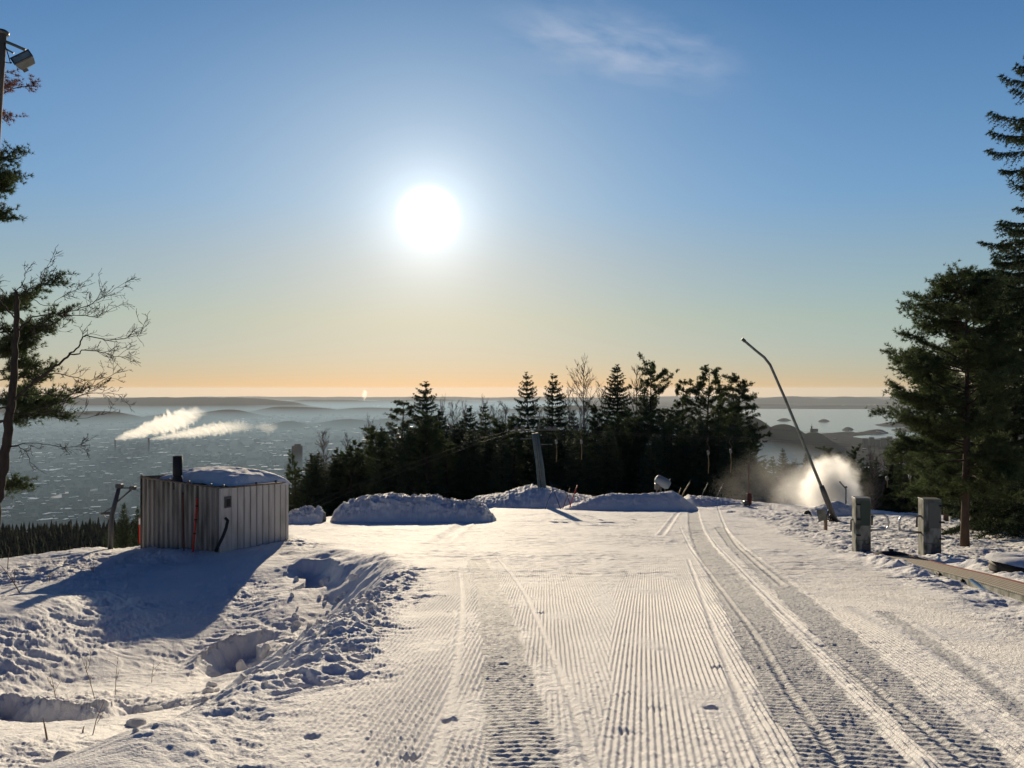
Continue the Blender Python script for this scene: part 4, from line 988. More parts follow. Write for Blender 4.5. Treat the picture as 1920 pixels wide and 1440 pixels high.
# ------------------------------------------------------------------ shed
def build_shed():
    tops = {'C': W(415, 915, 27.0), 'A': W(263, 895, 29.2), 'B': W(540, 904, 29.72)}
    C, A, B = (Vector((tops[k].x, tops[k].y, 0)) for k in 'CAB')
    dA = (A - C).normalized(); dB = Vector((-dA.y, dA.x, 0)); dB = dB if dB.dot(B - C) > 0 else -dB
    lA = (A - C).length; lB = (B - C).dot(dB)
    zt = lambda u, v: tops['C'].z + (tops['A'].z - tops['C'].z) * u + (tops['B'].z - tops['C'].z) * v
    root = empty('equipment_shed', (C.x, C.y, hm(C.x, C.y)))
    g = Vector(root.location)
    wallm = material('corrugated_wall', (0.36, 0.32, 0.265), 0.8, noise=(1.2, 8, (0.12, 0.11, 0.085), 0.42, 0.66), bump=(14, .25, .01), stretch=(4, 4, .45))
    planks = material('pale_cladding', (0.55, 0.51, 0.46), 0.7, noise=(1.4, 7, (0.36, 0.335, 0.30), 0.45, 0.72), bump=(16, .2, .008), stretch=(3, 3, .5))
    nA = (-dB); nB = (-dA)
    def wall(o, d, nrm, l, prof, u0v0, u1v1, zb=-.7):
        mb = MB(); vs = []
        for s, off in prof:
            z = zt(*(lerp(a, b, s / l) for a, b in zip(u0v0, u1v1)))
            p = o + d * s + nrm * off
            vs += [(p.x - g.x, p.y - g.y, zb), (p.x - g.x, p.y - g.y, z - g.z)]
        n = len(prof); mb.add(vs, [(2 * i, 2 * i + 2, 2 * i + 3, 2 * i + 1) for i in range(n - 1)])
        return mb
    prof = []; s = 0; pitch = .265
    while s < lA - .12:
        prof += [(s, 0), (s + .10, 0), (s + .135, -.075), (s + .23, -.075)]; s += pitch
    prof.append((lA, 0))
    wall(C, dA, nA, lA, prof, (0, 0), (1, 0)).build('corrugated_wall', wallm, root)
    prof = [(0, .02), (.42, .02), (.42, -.02)]; s = .42
    while s < lB - .35:
        prof += [(s + .016, -.06), (s + .034, .0), (s + .256, .004), (s + .270, -.06)]; s += .29
    prof += [(lB - .12, -.02), (lB - .12, .03), (lB, .03)]
    wall(C, dB, nB, lB, prof, (0, 0), (0, 1)).build('clad_wall', planks, root)
    D = A + dB * lB
    wall(A, dB, -nB, lB, [(0, 0), (lB, 0)], (1, 0), (1, 1)).build('back_wall', wallm, root)
    wall(C + dB * lB, dA, -nA, lA, [(0, 0), (lA, 0)], (0, 1), (1, 1)).build('end_wall', wallm, root)
    mb = MB(); q = [(C, 0, 0), (A, 1, 0), (D, 1, 1), (C + dB * lB, 0, 1)]
    inset = [p + ((C + D) / 2 - p) * .02 for p, _, _ in q]
    mb.add([(p.x - g.x, p.y - g.y, zt(u, v) - g.z - .09) for p, (_, u, v) in zip(inset, q)], [(0, 1, 2, 3)]); mb.build('roof', M['dark_steel'], root)
    rim = MB()
    for (p, u, v), (p2, u2, v2) in ((q[0], q[1]), (q[3], q[0]), (q[1], q[2]), (q[2], q[3])):
        a = Vector((p.x, p.y, zt(u, v))) - g; b = Vector((p2.x, p2.y, zt(u2, v2))) - g
        rim.tube([a, b], .035, 6)
    rim.build('roof_rim', M['wood'], root)
    for f, e in ((.12, 0), (.38, 0), (.62, 0), (.98, 0), (0.03, 1), (.5, 1), (.8, 1)):
        p, u, v = (C + dA * lA * f, f, 0) if e == 0 else (C + dB * lB * f, 0, f)
        MB().box((0, 0, .05), (.07, .07, .12), bev=.012).build('lifting_lug', M['dark_steel'], root, Vector((p.x, p.y, zt(u, v))) - g)
    # corner post, hatch, hose
    MB().box((0, 0, 0), (.10, .10, 2.75), Matrix.Rotation(math.atan2(dA.y, dA.x), 3, 'Z')).build('corner_post', planks, root, Vector((C.x, C.y, tops['C'].z - 1.39)) - g + (nA + nB) * .0)
    p = C + dB * .25 + nB * .035
    hr = MB().box((0, 0, 0), (.05, .27, .40), Matrix.Rotation(math.atan2(nB.y, nB.x), 3, 'Z')); h = hr.build('hatch', M['dark_steel'], root, Vector((p.x, p.y, tops['C'].z - .52)) - g)
    MB().box((0, 0, 0), (.03, .16, .26), Matrix.Rotation(math.atan2(nB.y, nB.x), 3, 'Z')).build('opening', M['black'], h, nB * .02 + Vector((0, 0, -.02)))
    hs = [W(423, 972, 26.85), W(427, 976, 26.75), W(424, 990, 26.62), W(418, 1006, 26.55), W(411, 1020, 26.5), W(404, 1034, 26.45)]
    MB().tube([Vector(p) - g for p in hs], .055, 8).build('hose', M['black'], root)
    # chimney pipe
    base = W(333, 912, 28.4); r = 8.6 / F * 28.4
    top = W(333, 855, 28.4)
    m1 = MB().lathe(Vector((base.x, base.y, base.z - .1)) - g, [(r * .98, 0), (r * .98, .12), (r * 1.05, .14), (r * 1.05, .42), (r * .88, .46), (r * .88, .5)], 18); m1.build('pipe_collar', M['black'], root)
    hh = top.z - base.z
    m2 = MB().lathe(Vector((base.x, base.y, base.z)) - g, [(r * .8, .38), (r, .42), (r, hh), (r * .85, hh), (r * .82, hh - .1)], 20); m2.build('chimney_pipe', M['black'], root)
    tag(root, 'weathered grey corrugated metal shed with a black chimney pipe and snow on its roof', 'shed')
    # snow on the roof: a slab with a rounded brow
    n, m = 90, 60; V = []
    for i in range(n):
        for j in range(m):
            u = i / (n - 1); v = j / (m - 1)
            uu = lerp(.03, .96, u) - .05 * smooth01((v - .6) / .4); vv = lerp(.20, 1.04, v)
            a = abs(2 * u - 1); b = abs(2 * v - 1)
            e = max(0.0, 1 - a ** 5) ** .6 * max(0.0, 1 - b ** (5 if v > .5 else 3)) ** .6
            e *= .80 + .2 * smooth01((1 - u) / .5)
            p = C + dA * lA * uu + dB * lB * vv
            V.append((p.x, p.y, zt(uu, vv) - .07 + .49 * e))
    V = np.array(V); V[:, 2] += .05 * fbm(V[:, 0] * 1.5, V[:, 1] * 1.5, 4, 400) * (V[:, 2] > V[:, 2].min() + .1)
    i = np.arange(n * m).reshape(n, m); f = np.stack([i[:-1, :-1], i[1:, :-1], i[1:, 1:], i[:-1, 1:]], -1).reshape(-1, 4)
    f2 = f[:, ::-1] + n * m; V2 = V.copy(); V2[:, 2] = np.minimum(V[:, 2] - .01, np.array([tops['B'].z - .02]))
    o = link('roof_snow', mesh_np('roof_snow', np.concatenate([V, V2]), np.concatenate([f, f2])), M['snow'])
    tag(o, 'thick rounded slab of snow lying on the shed roof', 'snow')
    # marker poles leaning on the corrugated wall
    for px0, px1, py0, py1, mat, lab, r in ((345, 343, 1040, 922, M['dark_red'], 'thin dark red pole standing against the corrugated shed wall', .02), (361, 370, 1042, 934, M['red'], 'bright red marker pole leaning against the corrugated shed wall', .036)):
        a = W(px0, py0, 27.1); b = W(px1, py1, 27.45); rt_ = empty('marker_pole', a)
        MB().tube([Vector((0, 0, -.15)), (b - a) * .5, b - a], r, 8).build('shaft', mat, rt_)
        d = b - a
        for f in ((.38, .62, .86) if r > .03 else (.97,)):
            MB().tube([d * (f - .012), d * (f + .012)], r * 1.35, 8).build('ring', M['black'], rt_)
        tag(rt_, lab, 'marker pole')
    a = W(262.5, 1016, 30.2); rt_ = empty('warning_post', a)
    MB().box((0, 0, .45), (.06, .06, 1.0), bev=.01).build('post', M['red'], rt_); MB().box((0, 0, .8), (.07, .07, .25), bev=.01).build('white_band', M['roof_snow'], rt_)
    tag(rt_, 'red and white post half hidden behind the left edge of the shed', 'post')
build_shed()

# ------------------------------------------------------------------ lift furniture, lance, pillars, poles
def tubes(name, mat, parent, lst, n=8):
    mb = MB()
    for pts, r in lst: mb.tube(pts, r, n)
    return mb.build(name, mat, parent)
def lift_post():
    y = 29.0; x0 = (208 - 960) / F * y; root = empty('lift_post', (x0, y, hm(x0, y))); g = Vector(root.location)
    P = lambda px, py, dy=0: W(px, py, y + dy) - g
    MB().tube([P(207, 1030), P(208, 985), P(210, 965), P(224, 912)], [.10, .095, .09, .075], 10).build('post', M['dark_steel'], root)
    MB().box(P(224, 911), (.22, .2, .16), bev=.02).build('head', M['dark_steel'], root)
    tubes('arm', M['steel'], root, [([P(222, 915), P(250, 915)], .03)])
    tubes('strut', M['dark_steel'], root, [([P(221, 940), P(247, 917)], .03)])
    MB().box(P(249, 915), (.2, .16, .14), bev=.02).build('pulley', M['dark_steel'], root)
    tubes('arm_tip', M['steel'], root, [([P(250, 917), P(260, 921)], .02)])
    tubes('bracket', M['dark_steel'], root, [([P(209, 962), P(190, 963)], .05), ([P(192, 963), P(218, 946)], .022), ([P(190, 960), P(197, 970), P(207, 975)], .02)])
    tag(root, 'dark bent lift post with a short arm left of the shed', 'lift post')
lift_post()
def floodlight():
    y = 18.0; a = W(4, 60, y); x0 = W(-66, 1200, y).x; gz = hm(x0, y); root = empty('floodlight_pole', (x0, y, gz)); g = Vector(root.location)
    b = Vector((x0, y, gz - .3))
    MB().tube([b - g, (a + b) / 2 - g, a - g], [.12, .11, .10], 12).build('pole', M['wood'], root)
    MB().lathe(a - g, [(.14, -.06), (.15, 0), (.10, .04)], 12).build('pole_cap', M['dark_steel'], root)
    P = lambda px, py, dy=0: W(px, py, y + dy) - g
    tubes('arm', M['steel'], root, [([P(6, 76), P(30, 86, .1), P(48, 94, .15)], .035), ([P(8, 90), P(26, 100, .1)], .02)])
    tubes('cable', M['black'], root, [([P(8, 80, -.1), P(16, 105), P(20, 119), P(22, 118)], .012), ([P(8, 116), P(16, 118), P(22, 117)], .01)])
    ctr = P(41, 108, 0); e1 = (P(63, 107) - P(35, 127)); e1 = e1.normalized(); e1.y += .25; e1.normalize()
    e2 = (P(35, 127) - P(20, 110)).normalized(); e2.y -= .55; e2 = (e2 - e1 * e2.dot(e1)).normalized(); nn = e1.cross(e2); nn = nn if nn.y < 0 else -nn
    Mx = Matrix((e1, e2, nn)).transposed(); Wd, Hd = .43, .31
    hb = MB(); prof = [(1.0, .0), (1.0, -.05), (.80, -.18), (.5, -.22)]
    vs = []
    for s, d in prof:
        for sx_, sy_ in ((-1, -1), (1, -1), (1, 1), (-1, 1)): vs.append(ctr + Mx @ Vector((sx_ * s * Wd / 2, sy_ * s * Hd / 2, d)))
    hb.add(vs, [(r * 4 + k, r * 4 + 4 + k, r * 4 + 4 + (k + 1) % 4, r * 4 + (k + 1) % 4) for r in range(3) for k in range(4)] + [(12, 15, 14, 13)])
    lamp = hb.build('lamp_housing', M['steel'], root)
    fr = MB()
    for sx_, sy_, w, h in ((0, 1, Wd + .03, .03), (0, -1, Wd + .03, .03), (1, 0, .03, Hd - .03), (-1, 0, .03, Hd - .03)): fr.box(ctr + Mx @ Vector((sx_ * Wd / 2, sy_ * Hd / 2, .012)), (w, h, .03), Mx)
    fr.build('frame', M['dark_steel'], lamp)
    glass = material('lamp_glass', (0.42, 0.42, 0.38), 0.3, noise=(6, 4, (.30, .30, .28), .4, .7))
    MB().box(ctr + Mx @ Vector((0, 0, .004)), (Wd - .03, Hd - .03, .008), Mx).build('glass', glass, lamp)
    MB().box(ctr + Mx @ Vector((-.1, 0, -.24)), (.12, .16, .10), Mx, bev=.015).build('ballast_box', M['dark_steel'], lamp)
    tag(root, 'tall brown pole with a tilted floodlight at its top, cut by the left edge', 'floodlight')
floodlight()
def lift_tower():
    y = 62.0; x0 = (1014 - 960) / F * y; root = empty('lift_tower', (x0, y, hm(x0, y))); g = Vector(root.location)
    P = lambda px, py, dy=0: W(px, py, y + dy) - g
    blue = material('tower_paint', (0.09, 0.13, 0.14), .7, noise=(2, 5, (.06, .085, .09), .4, .7))
    MB().tube([P(1018, 935), P(1012, 870), P(1003, 812)], [.36, .32, .27], 8).build('mast', blue, root)
    tubes('ladder', M['steel'], root, [([P(1004, 812, -.4), P(1019, 932, -.4)], .025), ([P(1001, 812, -.4), P(1015, 932, -.4)], .025)] + [([P(1004 + 15 * k / 14, 812 + 120 * k / 14, -.4), P(1001 + 14 * k / 14, 812 + 120 * k / 14, -.4)], .015) for k in range(15)], 5)
    tubes('cross_arm', M['dark_steel'], root, [([P(962, 808), P(1003, 806), P(1042, 805)], .06)])
    tubes('upper_rail', M['steel'], root, [([P(984, 783), P(1016, 782)], .04), ([P(988, 783), P(995, 806)], .03), ([P(1012, 783), P(1010, 806)], .03)], 6)
    tubes('lower_rail', M['steel'], root, [([P(976, 823), P(1000, 822)], .035), ([P(1008, 833), P(1036, 833)], .03)], 6)
    for px in (968, 980, 1030, 1040):
        MB().lathe((0, 0, 0), [(.16, -.05), (.20, -.05), (.14, 0), (.20, .05), (.16, .05)], 16, 0, Matrix.Rotation(R(90), 3, 'X')).build('pulley', M['dark_steel'], root, P(px, 803, -.2))
    tag(root, 'leaning blue grey lift tower with a cross arm above the sunlit mound', 'lift tower')
lift_tower()
def cable(px_pts, r, label):
    P = [W(*p) for p in px_pts]; pts = []
    for a, b in zip(P[:-1], P[1:]):
        for k in range(12):
            t = k / 12; p = a.lerp(b, t); p.z -= .006 * (b - a).length * 4 * t * (1 - t); pts.append(p)
    pts.append(P[-1]); o = MB().tube(pts, r * .4, 5).build('haul_cable', M['dark_steel']); tag(o, label, 'cable', 'haul cables of the drag lift')
cable([(1040, 803, 62), (1420, 821, 60), (1800, 843, 58), (2300, 880, 52)], .018, 'upper of the close pair of lift cables running right from the tower')
cable([(1040, 807, 61.6), (1420, 825, 59.6), (1800, 848, 57.6), (2300, 888, 52)], .018, 'lower of the close pair of lift cables running right from the tower')
cable([(1005, 781, 62), (1420, 803, 60), (1800, 822, 58), (2300, 850, 52)], .014, 'thin single lift cable above the close pair of cables')
cable([(972, 803, 62), (900, 822, 60), (760, 872, 58), (640, 920, 57), (480, 990, 56)], .018, 'upper lift cable slanting down left from the tower to the bank')
cable([(972, 808, 61.6), (900, 829, 59.6), (760, 882, 57.6), (650, 925, 57), (480, 1000, 56)], .018, 'lower lift cable slanting down left from the tower to the bank')
def hanger(px, top, box, bot, y, label, bend=3):
    a = W(px, top, y); root = empty('lift_hanger', a); P = lambda x, py: W(x, py, y) - a
    tubes('cord', M['straw'], root, [([P(px, top), P(px - bend, lerp(top, box, .3)), P(px + bend * .8, lerp(top, box, .7)), P(px, box)], .011)], 5)
    MB().lathe(P(px, box) - Vector((0, 0, .2)), [(.04, 0), (.10, .06), (.10, .26), (.04, .34)], 12).build('spring_box', M['steel'], root)
    tubes('drag_stick', M['bamboo'], root, [([P(px, box + 4), P(px + 1, lerp(box, bot, .5)), P(px, bot)], .02)], 6)
    tag(root, label, 'lift hanger', 'drag sticks hanging from the lift cable'); return root
hanger(1043, 806, 828, 866, 61, 'drag stick hanging from the cable just right of the lift tower')
hanger(1090, 808, 828, 862, 61, 'second drag stick right of the lift tower')
hanger(1328, 820, 848, 888, 60, 'left of the two drag sticks in front of the last big pines')
hanger(1370, 822, 845, 886, 60, 'right of the two drag sticks in front of the last big pines')
hanger(1663, 838, 896, 914, 58, 'left of the two drag cords hanging in front of the right hand pine', 5)
hanger(1706, 840, 893, 910, 58, 'right of the two drag cords hanging in front of the right hand pine', 5)
def stick(px0, py0, px1, py1, y, mat, label, r=.022, dy=.5, cat='pole', group='leaning poles on the mound', name='slalom_pole'):
    a = W(px0, py0, y); b = W(px1, py1, y + dy); x = a.x; a.z = min(a.z, h1(a.x, a.y) + .4)
    root = empty(name, a); MB().tube([Vector((0, 0, -.1)), (b - a) * .5, b - a], [r, r * .95, r * .85], 8).build('shaft', mat, root)
    MB().tube([(b - a) * .975, (b - a) * 1.01], r * 1.15, 8).build('tip', M['black'], root); tag(root, label, cat, group); return root
bl = material('blue_paint', (.03, .05, .12), .5)
stick(1022, 952, 1036, 918, 53, bl, 'dark blue pole, left leg of the crossed poles on the mound')
stick(1051, 952, 1032, 903, 53, bl, 'dark blue pole leaning left over the other dark blue one', .026)
stick(1056, 950, 1069, 914, 53, M['dark_red'], 'dark red pole, left one of the right hand crossed pair')
stick(1071, 946, 1060, 922, 53, M['dark_red'], 'short dark pole crossing behind the right hand pair')
stick(1068, 948, 1083, 909, 53, M['red'], 'red pole leaning right, rightmost of the crossed poles', .03)
stick(1271, 928, 1294, 904, 60, M['bamboo'], 'pale thick stick leaning right beside the covered snow cannon', .05, group='leaning sticks by the trees')
stick(1268, 926, 1277, 914, 60, M['bamboo'], 'short pale stick below the thick leaning stick', .035, group='leaning sticks by the trees')
stick(1311, 925, 1328, 905, 62, M['steel'], 'thin grey stick leaning right among the dark trunks', .025, group='leaning sticks by the trees')
stick(1340, 928, 1357, 905, 62, M['steel'], 'grey stick leaning right nearest the last pine', .025, group='leaning sticks by the trees')
def snow_cannon():
    y = 61.0; x0 = (1240 - 960) / F * y; root = empty('snow_cannon', (x0, y, hm(x0, y))); g = Vector(root.location); P = lambda px, py, dy=0: W(px, py, y + dy) - g
    tarp = material('pale_tarp', (.16, .20, .25), .6, bump=(5, .4, .03))
    mb = MB(); a, b = P(1229, 897), P(1252, 909)
    mb.tube([a, a.lerp(b, .08), a.lerp(b, .5), a.lerp(b, .9), a.lerp(b, 1.12)], [.16, .36, .40, .42, .30], 9); mb.build('covered_barrel', tarp, root)
    MB().tube([b, P(1257, 898)], [.05, .03], 6).build('handle', M['steel'], root)
    tubes('legs', M['dark_steel'], root, [([P(1236, 905), P(1229, 930)], .05), ([P(1244, 908), P(1250, 930)], .05), ([P(1240, 905, .3), P(1238, 930, .8)], .05)], 6)
    MB().box(P(1232, 912), (.35, .4, .5), bev=.03).build('control_box', M['dark_steel'], root)
    tag(root, 'snow cannon under a pale tarp standing against the dark trees', 'snow cannon')
snow_cannon()
def padded_post():
    y = 60.0; x0 = (1405 - 960) / F * y; root = empty('padded_post', (x0, y, hm(x0, y))); g = Vector(root.location); P = lambda px, py: W(px, py, y) - g
    MB().tube([P(1405, 950), P(1404, 905), P(1404, 865)], [.09, .08, .07], 8).build('post', M['wood'], root)
    MB().lathe(P(1405, 946), [(.15, 0), (.18, .05), (.18, .8), (.12, .88)], 14).build('padding', material('faded_pad', (.10, .03, .025), .8), root)
    MB().box(P(1398, 943), (.35, .4, .35), bev=.05).build('base_block', M['dark_steel'], root)
    tag(root, 'dark post with a reddish pad round its foot at the end of the clump', 'post')
padded_post()
def lance():
    y = 43.0; b = W(1566, 982, y); root = empty('snow_lance', b); P = lambda px, py, dy=0: W(px, py, y + dy) - b
    up = []
    K = [(1566, 978), (1545, 925), (1500, 815), (1470, 743), (1452, 702), (1444, 684), (1433, 670), (1418, 658), (1405, 647), (1392, 636)]
    MB().tube([P(*k) for k in K], [.09, .085, .08, .073, .072, .072, .072, .068, .068, .068], 12).build('lance_pipe', M['steel'], root)
    MB().tube([P(1397, 640), P(1391, 635)], [.09, .09], 12).build('nozzle_head', M['dark_steel'], root)
    MB().tube([P(1567, 980), P(1545, 924), P(1540, 911)], [.17, .15, .13], 10).build('sleeve', M['dark_steel'], root)
    tubes('strut', M['dark_steel'], root, [([P(1556, 978), P(1558, 958), P(1550, 938)], .05), ([P(1557, 980), P(1570, 978)], .06), ([P(1552, 975, -.3), P(1560, 958)], .03)], 8)
    MB().box(P(1562, 979), (.7, .5, .25), bev=.04).build('foot_plate', M['dark_steel'], root)
    tubes('hose', M['black'], root, [([P(1552, 978), P(1554, 968, -.2), P(1560, 972, -.2), P(1562, 978)], .035)], 6)
    tag(root, 'long leaning snow making lance with a bent tip', 'snow lance')
    y2 = 37.5; x2 = (1548 - 960) / F * y2; r2 = empty('valve_box', (x2, y2, h1(x2, y2))); g = Vector(r2.location); Q = lambda px, py, dy=0: W(px, py, y2 + dy) - g
    MB().box(Q(1548, 990), (.13, .13, 1.3), bev=.01).build('post', M['wood'], r2)
    pp = [(1531, 956), (1548, 954), (1549, 975), (1535, 978)]
    m = MB(); m.add([Q(a_, b_, d) for d in (-.15, .2) for a_, b_ in pp], [(3, 2, 1, 0), (4, 5, 6, 7), (0, 1, 5, 4), (1, 2, 6, 5), (2, 3, 7, 6), (3, 0, 4, 7)]); m.build('cabinet', M['steel'], r2)
    tubes('bracket', M['dark_steel'], r2, [([Q(1533, 979), Q(1548, 972)], .03), ([Q(1549, 976), Q(1554, 956)], .04)], 6)
    tag(r2, 'grey tilted metal box on a wooden post in front of the lance foot', 'valve box')
    y3 = 57.0; x3 = (1586 - 960) / F * y3; r3 = empty('snow_gun', (x3, y3, hm(x3, y3))); g = Vector(r3.location); Q3 = lambda px, py, dy=0: W(px, py, y3 + dy) - g
    MB().tube([Q3(1586, 952), Q3(1586, 912)], [.06, .05], 8).build('mast', M['dark_steel'], r3)
    tubes('nozzle', M['dark_steel'], r3, [([Q3(1586, 916), Q3(1574, 903)], .05), ([Q3(1583, 914), Q3(1588, 913)], .07)], 8)
    tag(r3, 'thin mast with a small nozzle blowing the bright spray', 'snow gun')
lance()
def pillars():
    for px, w, top, bot, y, panel, lab, side in ((1615, 27, 934, 1036, 24.2, 1, 'steel gate pillar with a dark green panel, left of the two', 1), (1743, 31, 936, 1044, 23.0, 0, 'steel gate pillar nearer the big pine, right of the two', -1)):
        x0 = (px - 960) / F * y; root = empty('gate_pillar', (x0, y, h1(x0, y)), -.15); g = Vector(root.location)
        h = EYE - (top - HY) / F * y - g.z; ww = w / F * y
        col = MB().box((0, 0, h / 2 - .15), (ww, ww * .85, h + .3), bev=.015).build('column', M['pillar'], root)
        MB().box((0, 0, h + .012), (ww + .03, ww * .85 + .03, .03), bev=.008).build('cap_plate', M['steel'], root)
        pn = material('dark_green_panel', (.035, .06, .045), .35) if panel else material('grey_panel', (.10, .11, .10), .5, .3)
        MB().box((ww * (.12 if panel else .1), -ww * .435, h * .74), (ww * .62, .02, h * .46), bev=.004).build('panel', pn, root)
        for f in (.33, .62, .9):
            MB().box((-ww * .33 if panel else ww * .52, -ww * .47, h * f), (.14, .07, .045), bev=.01).build('hinge', M['black'], root)
        MB().box((0, -ww * .43, h * .24), (ww * .96, .012, .02)).build('seam_strip', M['dark_steel'], root)
        MB().box((ww * .2, -ww * .44, .16), (ww * .5, .03, .26), bev=.01).build('plinth', M['dark_steel'], root)
        # bent guard arm
        lo = [(ww * .5 * side, 0, h * .70), (ww * .5 * side + .42 * side, .05, h * .70), (ww * .5 * side + .55 * side, .05, h * .66), (ww * .5 * side + .60 * side, .05, h * .55), (ww * .5 * side + .56 * side, .05, h * .44), (ww * .5 * side + .42 * side, .05, h * .41), (ww * .5 * side, 0, h * .41)]
        mb = MB(); mb.tube(lo, .035, 10); mb.build('guard_arm', material('bright_tube', (.55, .56, .57), .3, .9), root)
        MB().tube([(ww * .5 * side + .10 * side, .03, h * .70), (ww * .5 * side + .10 * side, .03, h * .50)], .03, 8).build('arm_brace', M['dark_steel'], root)
        if side == 1:
            tubes('rear_bracket', M['dark_steel'], root, [([(-ww * .5, .1, h * .6), (-ww * .62, .1, h * .58), (-ww * .62, .1, h * .38)], .025)], 6)
        tag(root, lab, 'gate pillar', 'steel pillars of the conveyor lift gate')
pillars()
def conveyor():
    a = Vector((*hit(1680, 1042), 0)); b = Vector((*hit(1920, 1112), 0)); d = (b - a).normalized(); nrm = Vector((d.y, -d.x, 0)); nrm = nrm if nrm.x > 0 else -nrm
    L0 = (b - a).length + 7.0; root = empty('conveyor_lift', (a.x, a.y, hm(a.x, a.y))); g = Vector(root.location)
    half = .31; n = 40
    def pt(s, o, dz): q = a + d * s + nrm * o; return Vector((q.x, q.y, hm(q.x, q.y) + dz)) - g
    lift = lambda s: .02 + .045 * float(smooth01((s - 3) / 5.0))
    bm_ = bpy.data.materials.new('belt_rubber'); bm_.use_nodes = True
    nt = bm_.node_tree; N = nt.nodes; L = nt.links; p = N['Principled BSDF']; p.inputs['Roughness'].default_value = .75
    uv = N.new('ShaderNodeTexCoord'); br = N.new('ShaderNodeTexBrick'); br.offset = 0; br.inputs['Scale'].default_value = 1; br.inputs['Brick Width'].default_value = .09; br.inputs['Row Height'].default_value = .11
    br.inputs['Mortar Size'].default_value = .016; br.inputs['Color1'].default_value = (.55, .48, .36, 1); br.inputs['Color2'].default_value = (.48, .42, .31, 1); br.inputs['Mortar'].default_value = (.05, .04, .035, 1)
    L.new(uv.outputs['UV'], br.inputs['Vector']); L.new(br.outputs['Color'], p.inputs['Base Color'])
    mb = MB(); vs = []
    for i in range(n + 1):
        s = L0 * i / n
        for o in (-half, half): vs.append(pt(s, o, lift(s)))
        for o in (half, -half): vs.append(pt(s, o, lift(s) - .04))
    fs = [(4 * i + k, 4 * i + 4 + k, 4 * i + 4 + (k + 1) % 4, 4 * i + (k + 1) % 4) for i in range(n) for k in range(4)]
    me = mb.add(vs, fs).mesh('belt'); uvl = me.uv_layers.new(name='UVMap')
    for lp in me.loops:
        i, k = divmod(lp.vertex_index, 4); uvl.data[lp.index].uv = (L0 * i / n, half * (-1, 1, 1, -1)[k])
    link('belt', me, bm_, root)
    for o, mat, nm, hgt, wd, s0 in ((half + .04, M['dark_red'], 'rail', .10, .04, 0), (-half - .15, M['pillar'], 'side_board', .17, .04, 5.6)):
        m2 = MB(); vs = []
        for i in range(n + 1):
            s = lerp(s0, L0, i / n); z = lift(s)
            for oo, dz in ((o - wd / 2, z - hgt + .03), (o - wd / 2, z + .02), (o + wd / 2, z + .02), (o + wd / 2, z - hgt + .03)): vs.append(pt(s, oo, dz))
        m2.add(vs, fs + [(0, 1, 2, 3), (4 * n + 3, 4 * n + 2, 4 * n + 1, 4 * n)]).build(nm, mat, root)
    m3 = MB(); vs = []
    for i in range(n + 1):
        s = L0 * i / n; vs += [pt(s, -half - .13, lift(s) - .005), pt(s, -half - .012, lift(s) - .005), pt(s, -half - .012, lift(s) - .05), pt(s, -half - .13, lift(s) - .05)]
    m3.add(vs, fs).build('edge_plate', M['steel'], root)
    blue = material('blue_plastic', (.05, .16, .34), .4)
    MB().box((0, 0, 0), (.9, .06, .03), Matrix.Rotation(math.atan2(d.y, d.x), 3, 'Z')).build('blue_strip', blue, root, pt(8.9, -half - .21, lift(8.9) - .01))
    for s, w in ((6.3, .2), (7.9, .07)):
        MB().box((0, 0, 0), (w, .06, .11), Matrix.Rotation(math.atan2(d.y, d.x), 3, 'Z'), bev=.015).build('clamp', M['black'], root, pt(s, -half - .20, lift(s) - .04))
    tag(root, 'rubber conveyor belt lift with a steel side board sunk in the snow at the right', 'conveyor lift')
    # dark hump of rolled matting at the head of the belt
    c = Vector((*hit(1672, 1042), 0)); r = empty('belt_cover', (c.x, c.y, hm(c.x, c.y))); 
    vs = []; n1, m1 = 26, 14
    for i in range(n1):
        for j in range(m1):
            u = i / (n1 - 1) * 2 - 1; v = j / (m1 - 1) * 2 - 1
            vs.append((u * .55, v * .3, .14 * max(0, 1 - u * u) ** .6 * max(0, 1 - v * v) ** .5 - .01))
    mm = MB().add(vs, [(i * m1 + j, (i + 1) * m1 + j, (i + 1) * m1 + j + 1, i * m1 + j + 1) for i in range(n1 - 1) for j in range(m1 - 1)], 0, True); mm.build('mat', M['black'], r)
    MB().box((-.02, 0, .17), (.12, .05, .07), bev=.015).build('handle', M['black'], r)
    tag(r, 'black humped cover at the head of the conveyor belt between the pillars', 'cover')
    c = Vector((*hit(1905, 1077), 0)); r = empty('mat_roll', (c.x + .25, c.y, hm(c.x, c.y)), .1)
    MB().lathe((0, 0, 0), [(.62, .02), (.72, .04), (.74, .10), (.70, .15), (.74, .19), (.70, .25), (.62, .30), (.2, .31)], 28).build('rubber_coil', M['black'], r)
    vs = []
    for i in range(24):
        for j in range(32):
            q = i / 23; an = j / 31 * 2 * math.pi; rr = .80 * q
            vs.append((rr * math.cos(an), rr * math.sin(an), .30 + .10 * (1 - q ** 4) + .015 * math.sin(5 * an + 3 * q)))
    lid = MB().add(vs, [(i * 32 + j, (i + 1) * 32 + j, (i + 1) * 32 + j + 1, i * 32 + j + 1) for i in range(23) for j in range(31)], 0, True); o = lid.build('settled_snow', M['snow'], None, r.location)
    tag(o, 'flat cap of snow on the black rubber roll at the right edge', 'snow'); tag(r, 'black rubber roll lying in the snow under a snow cap at the right edge', 'rubber roll')
conveyor()

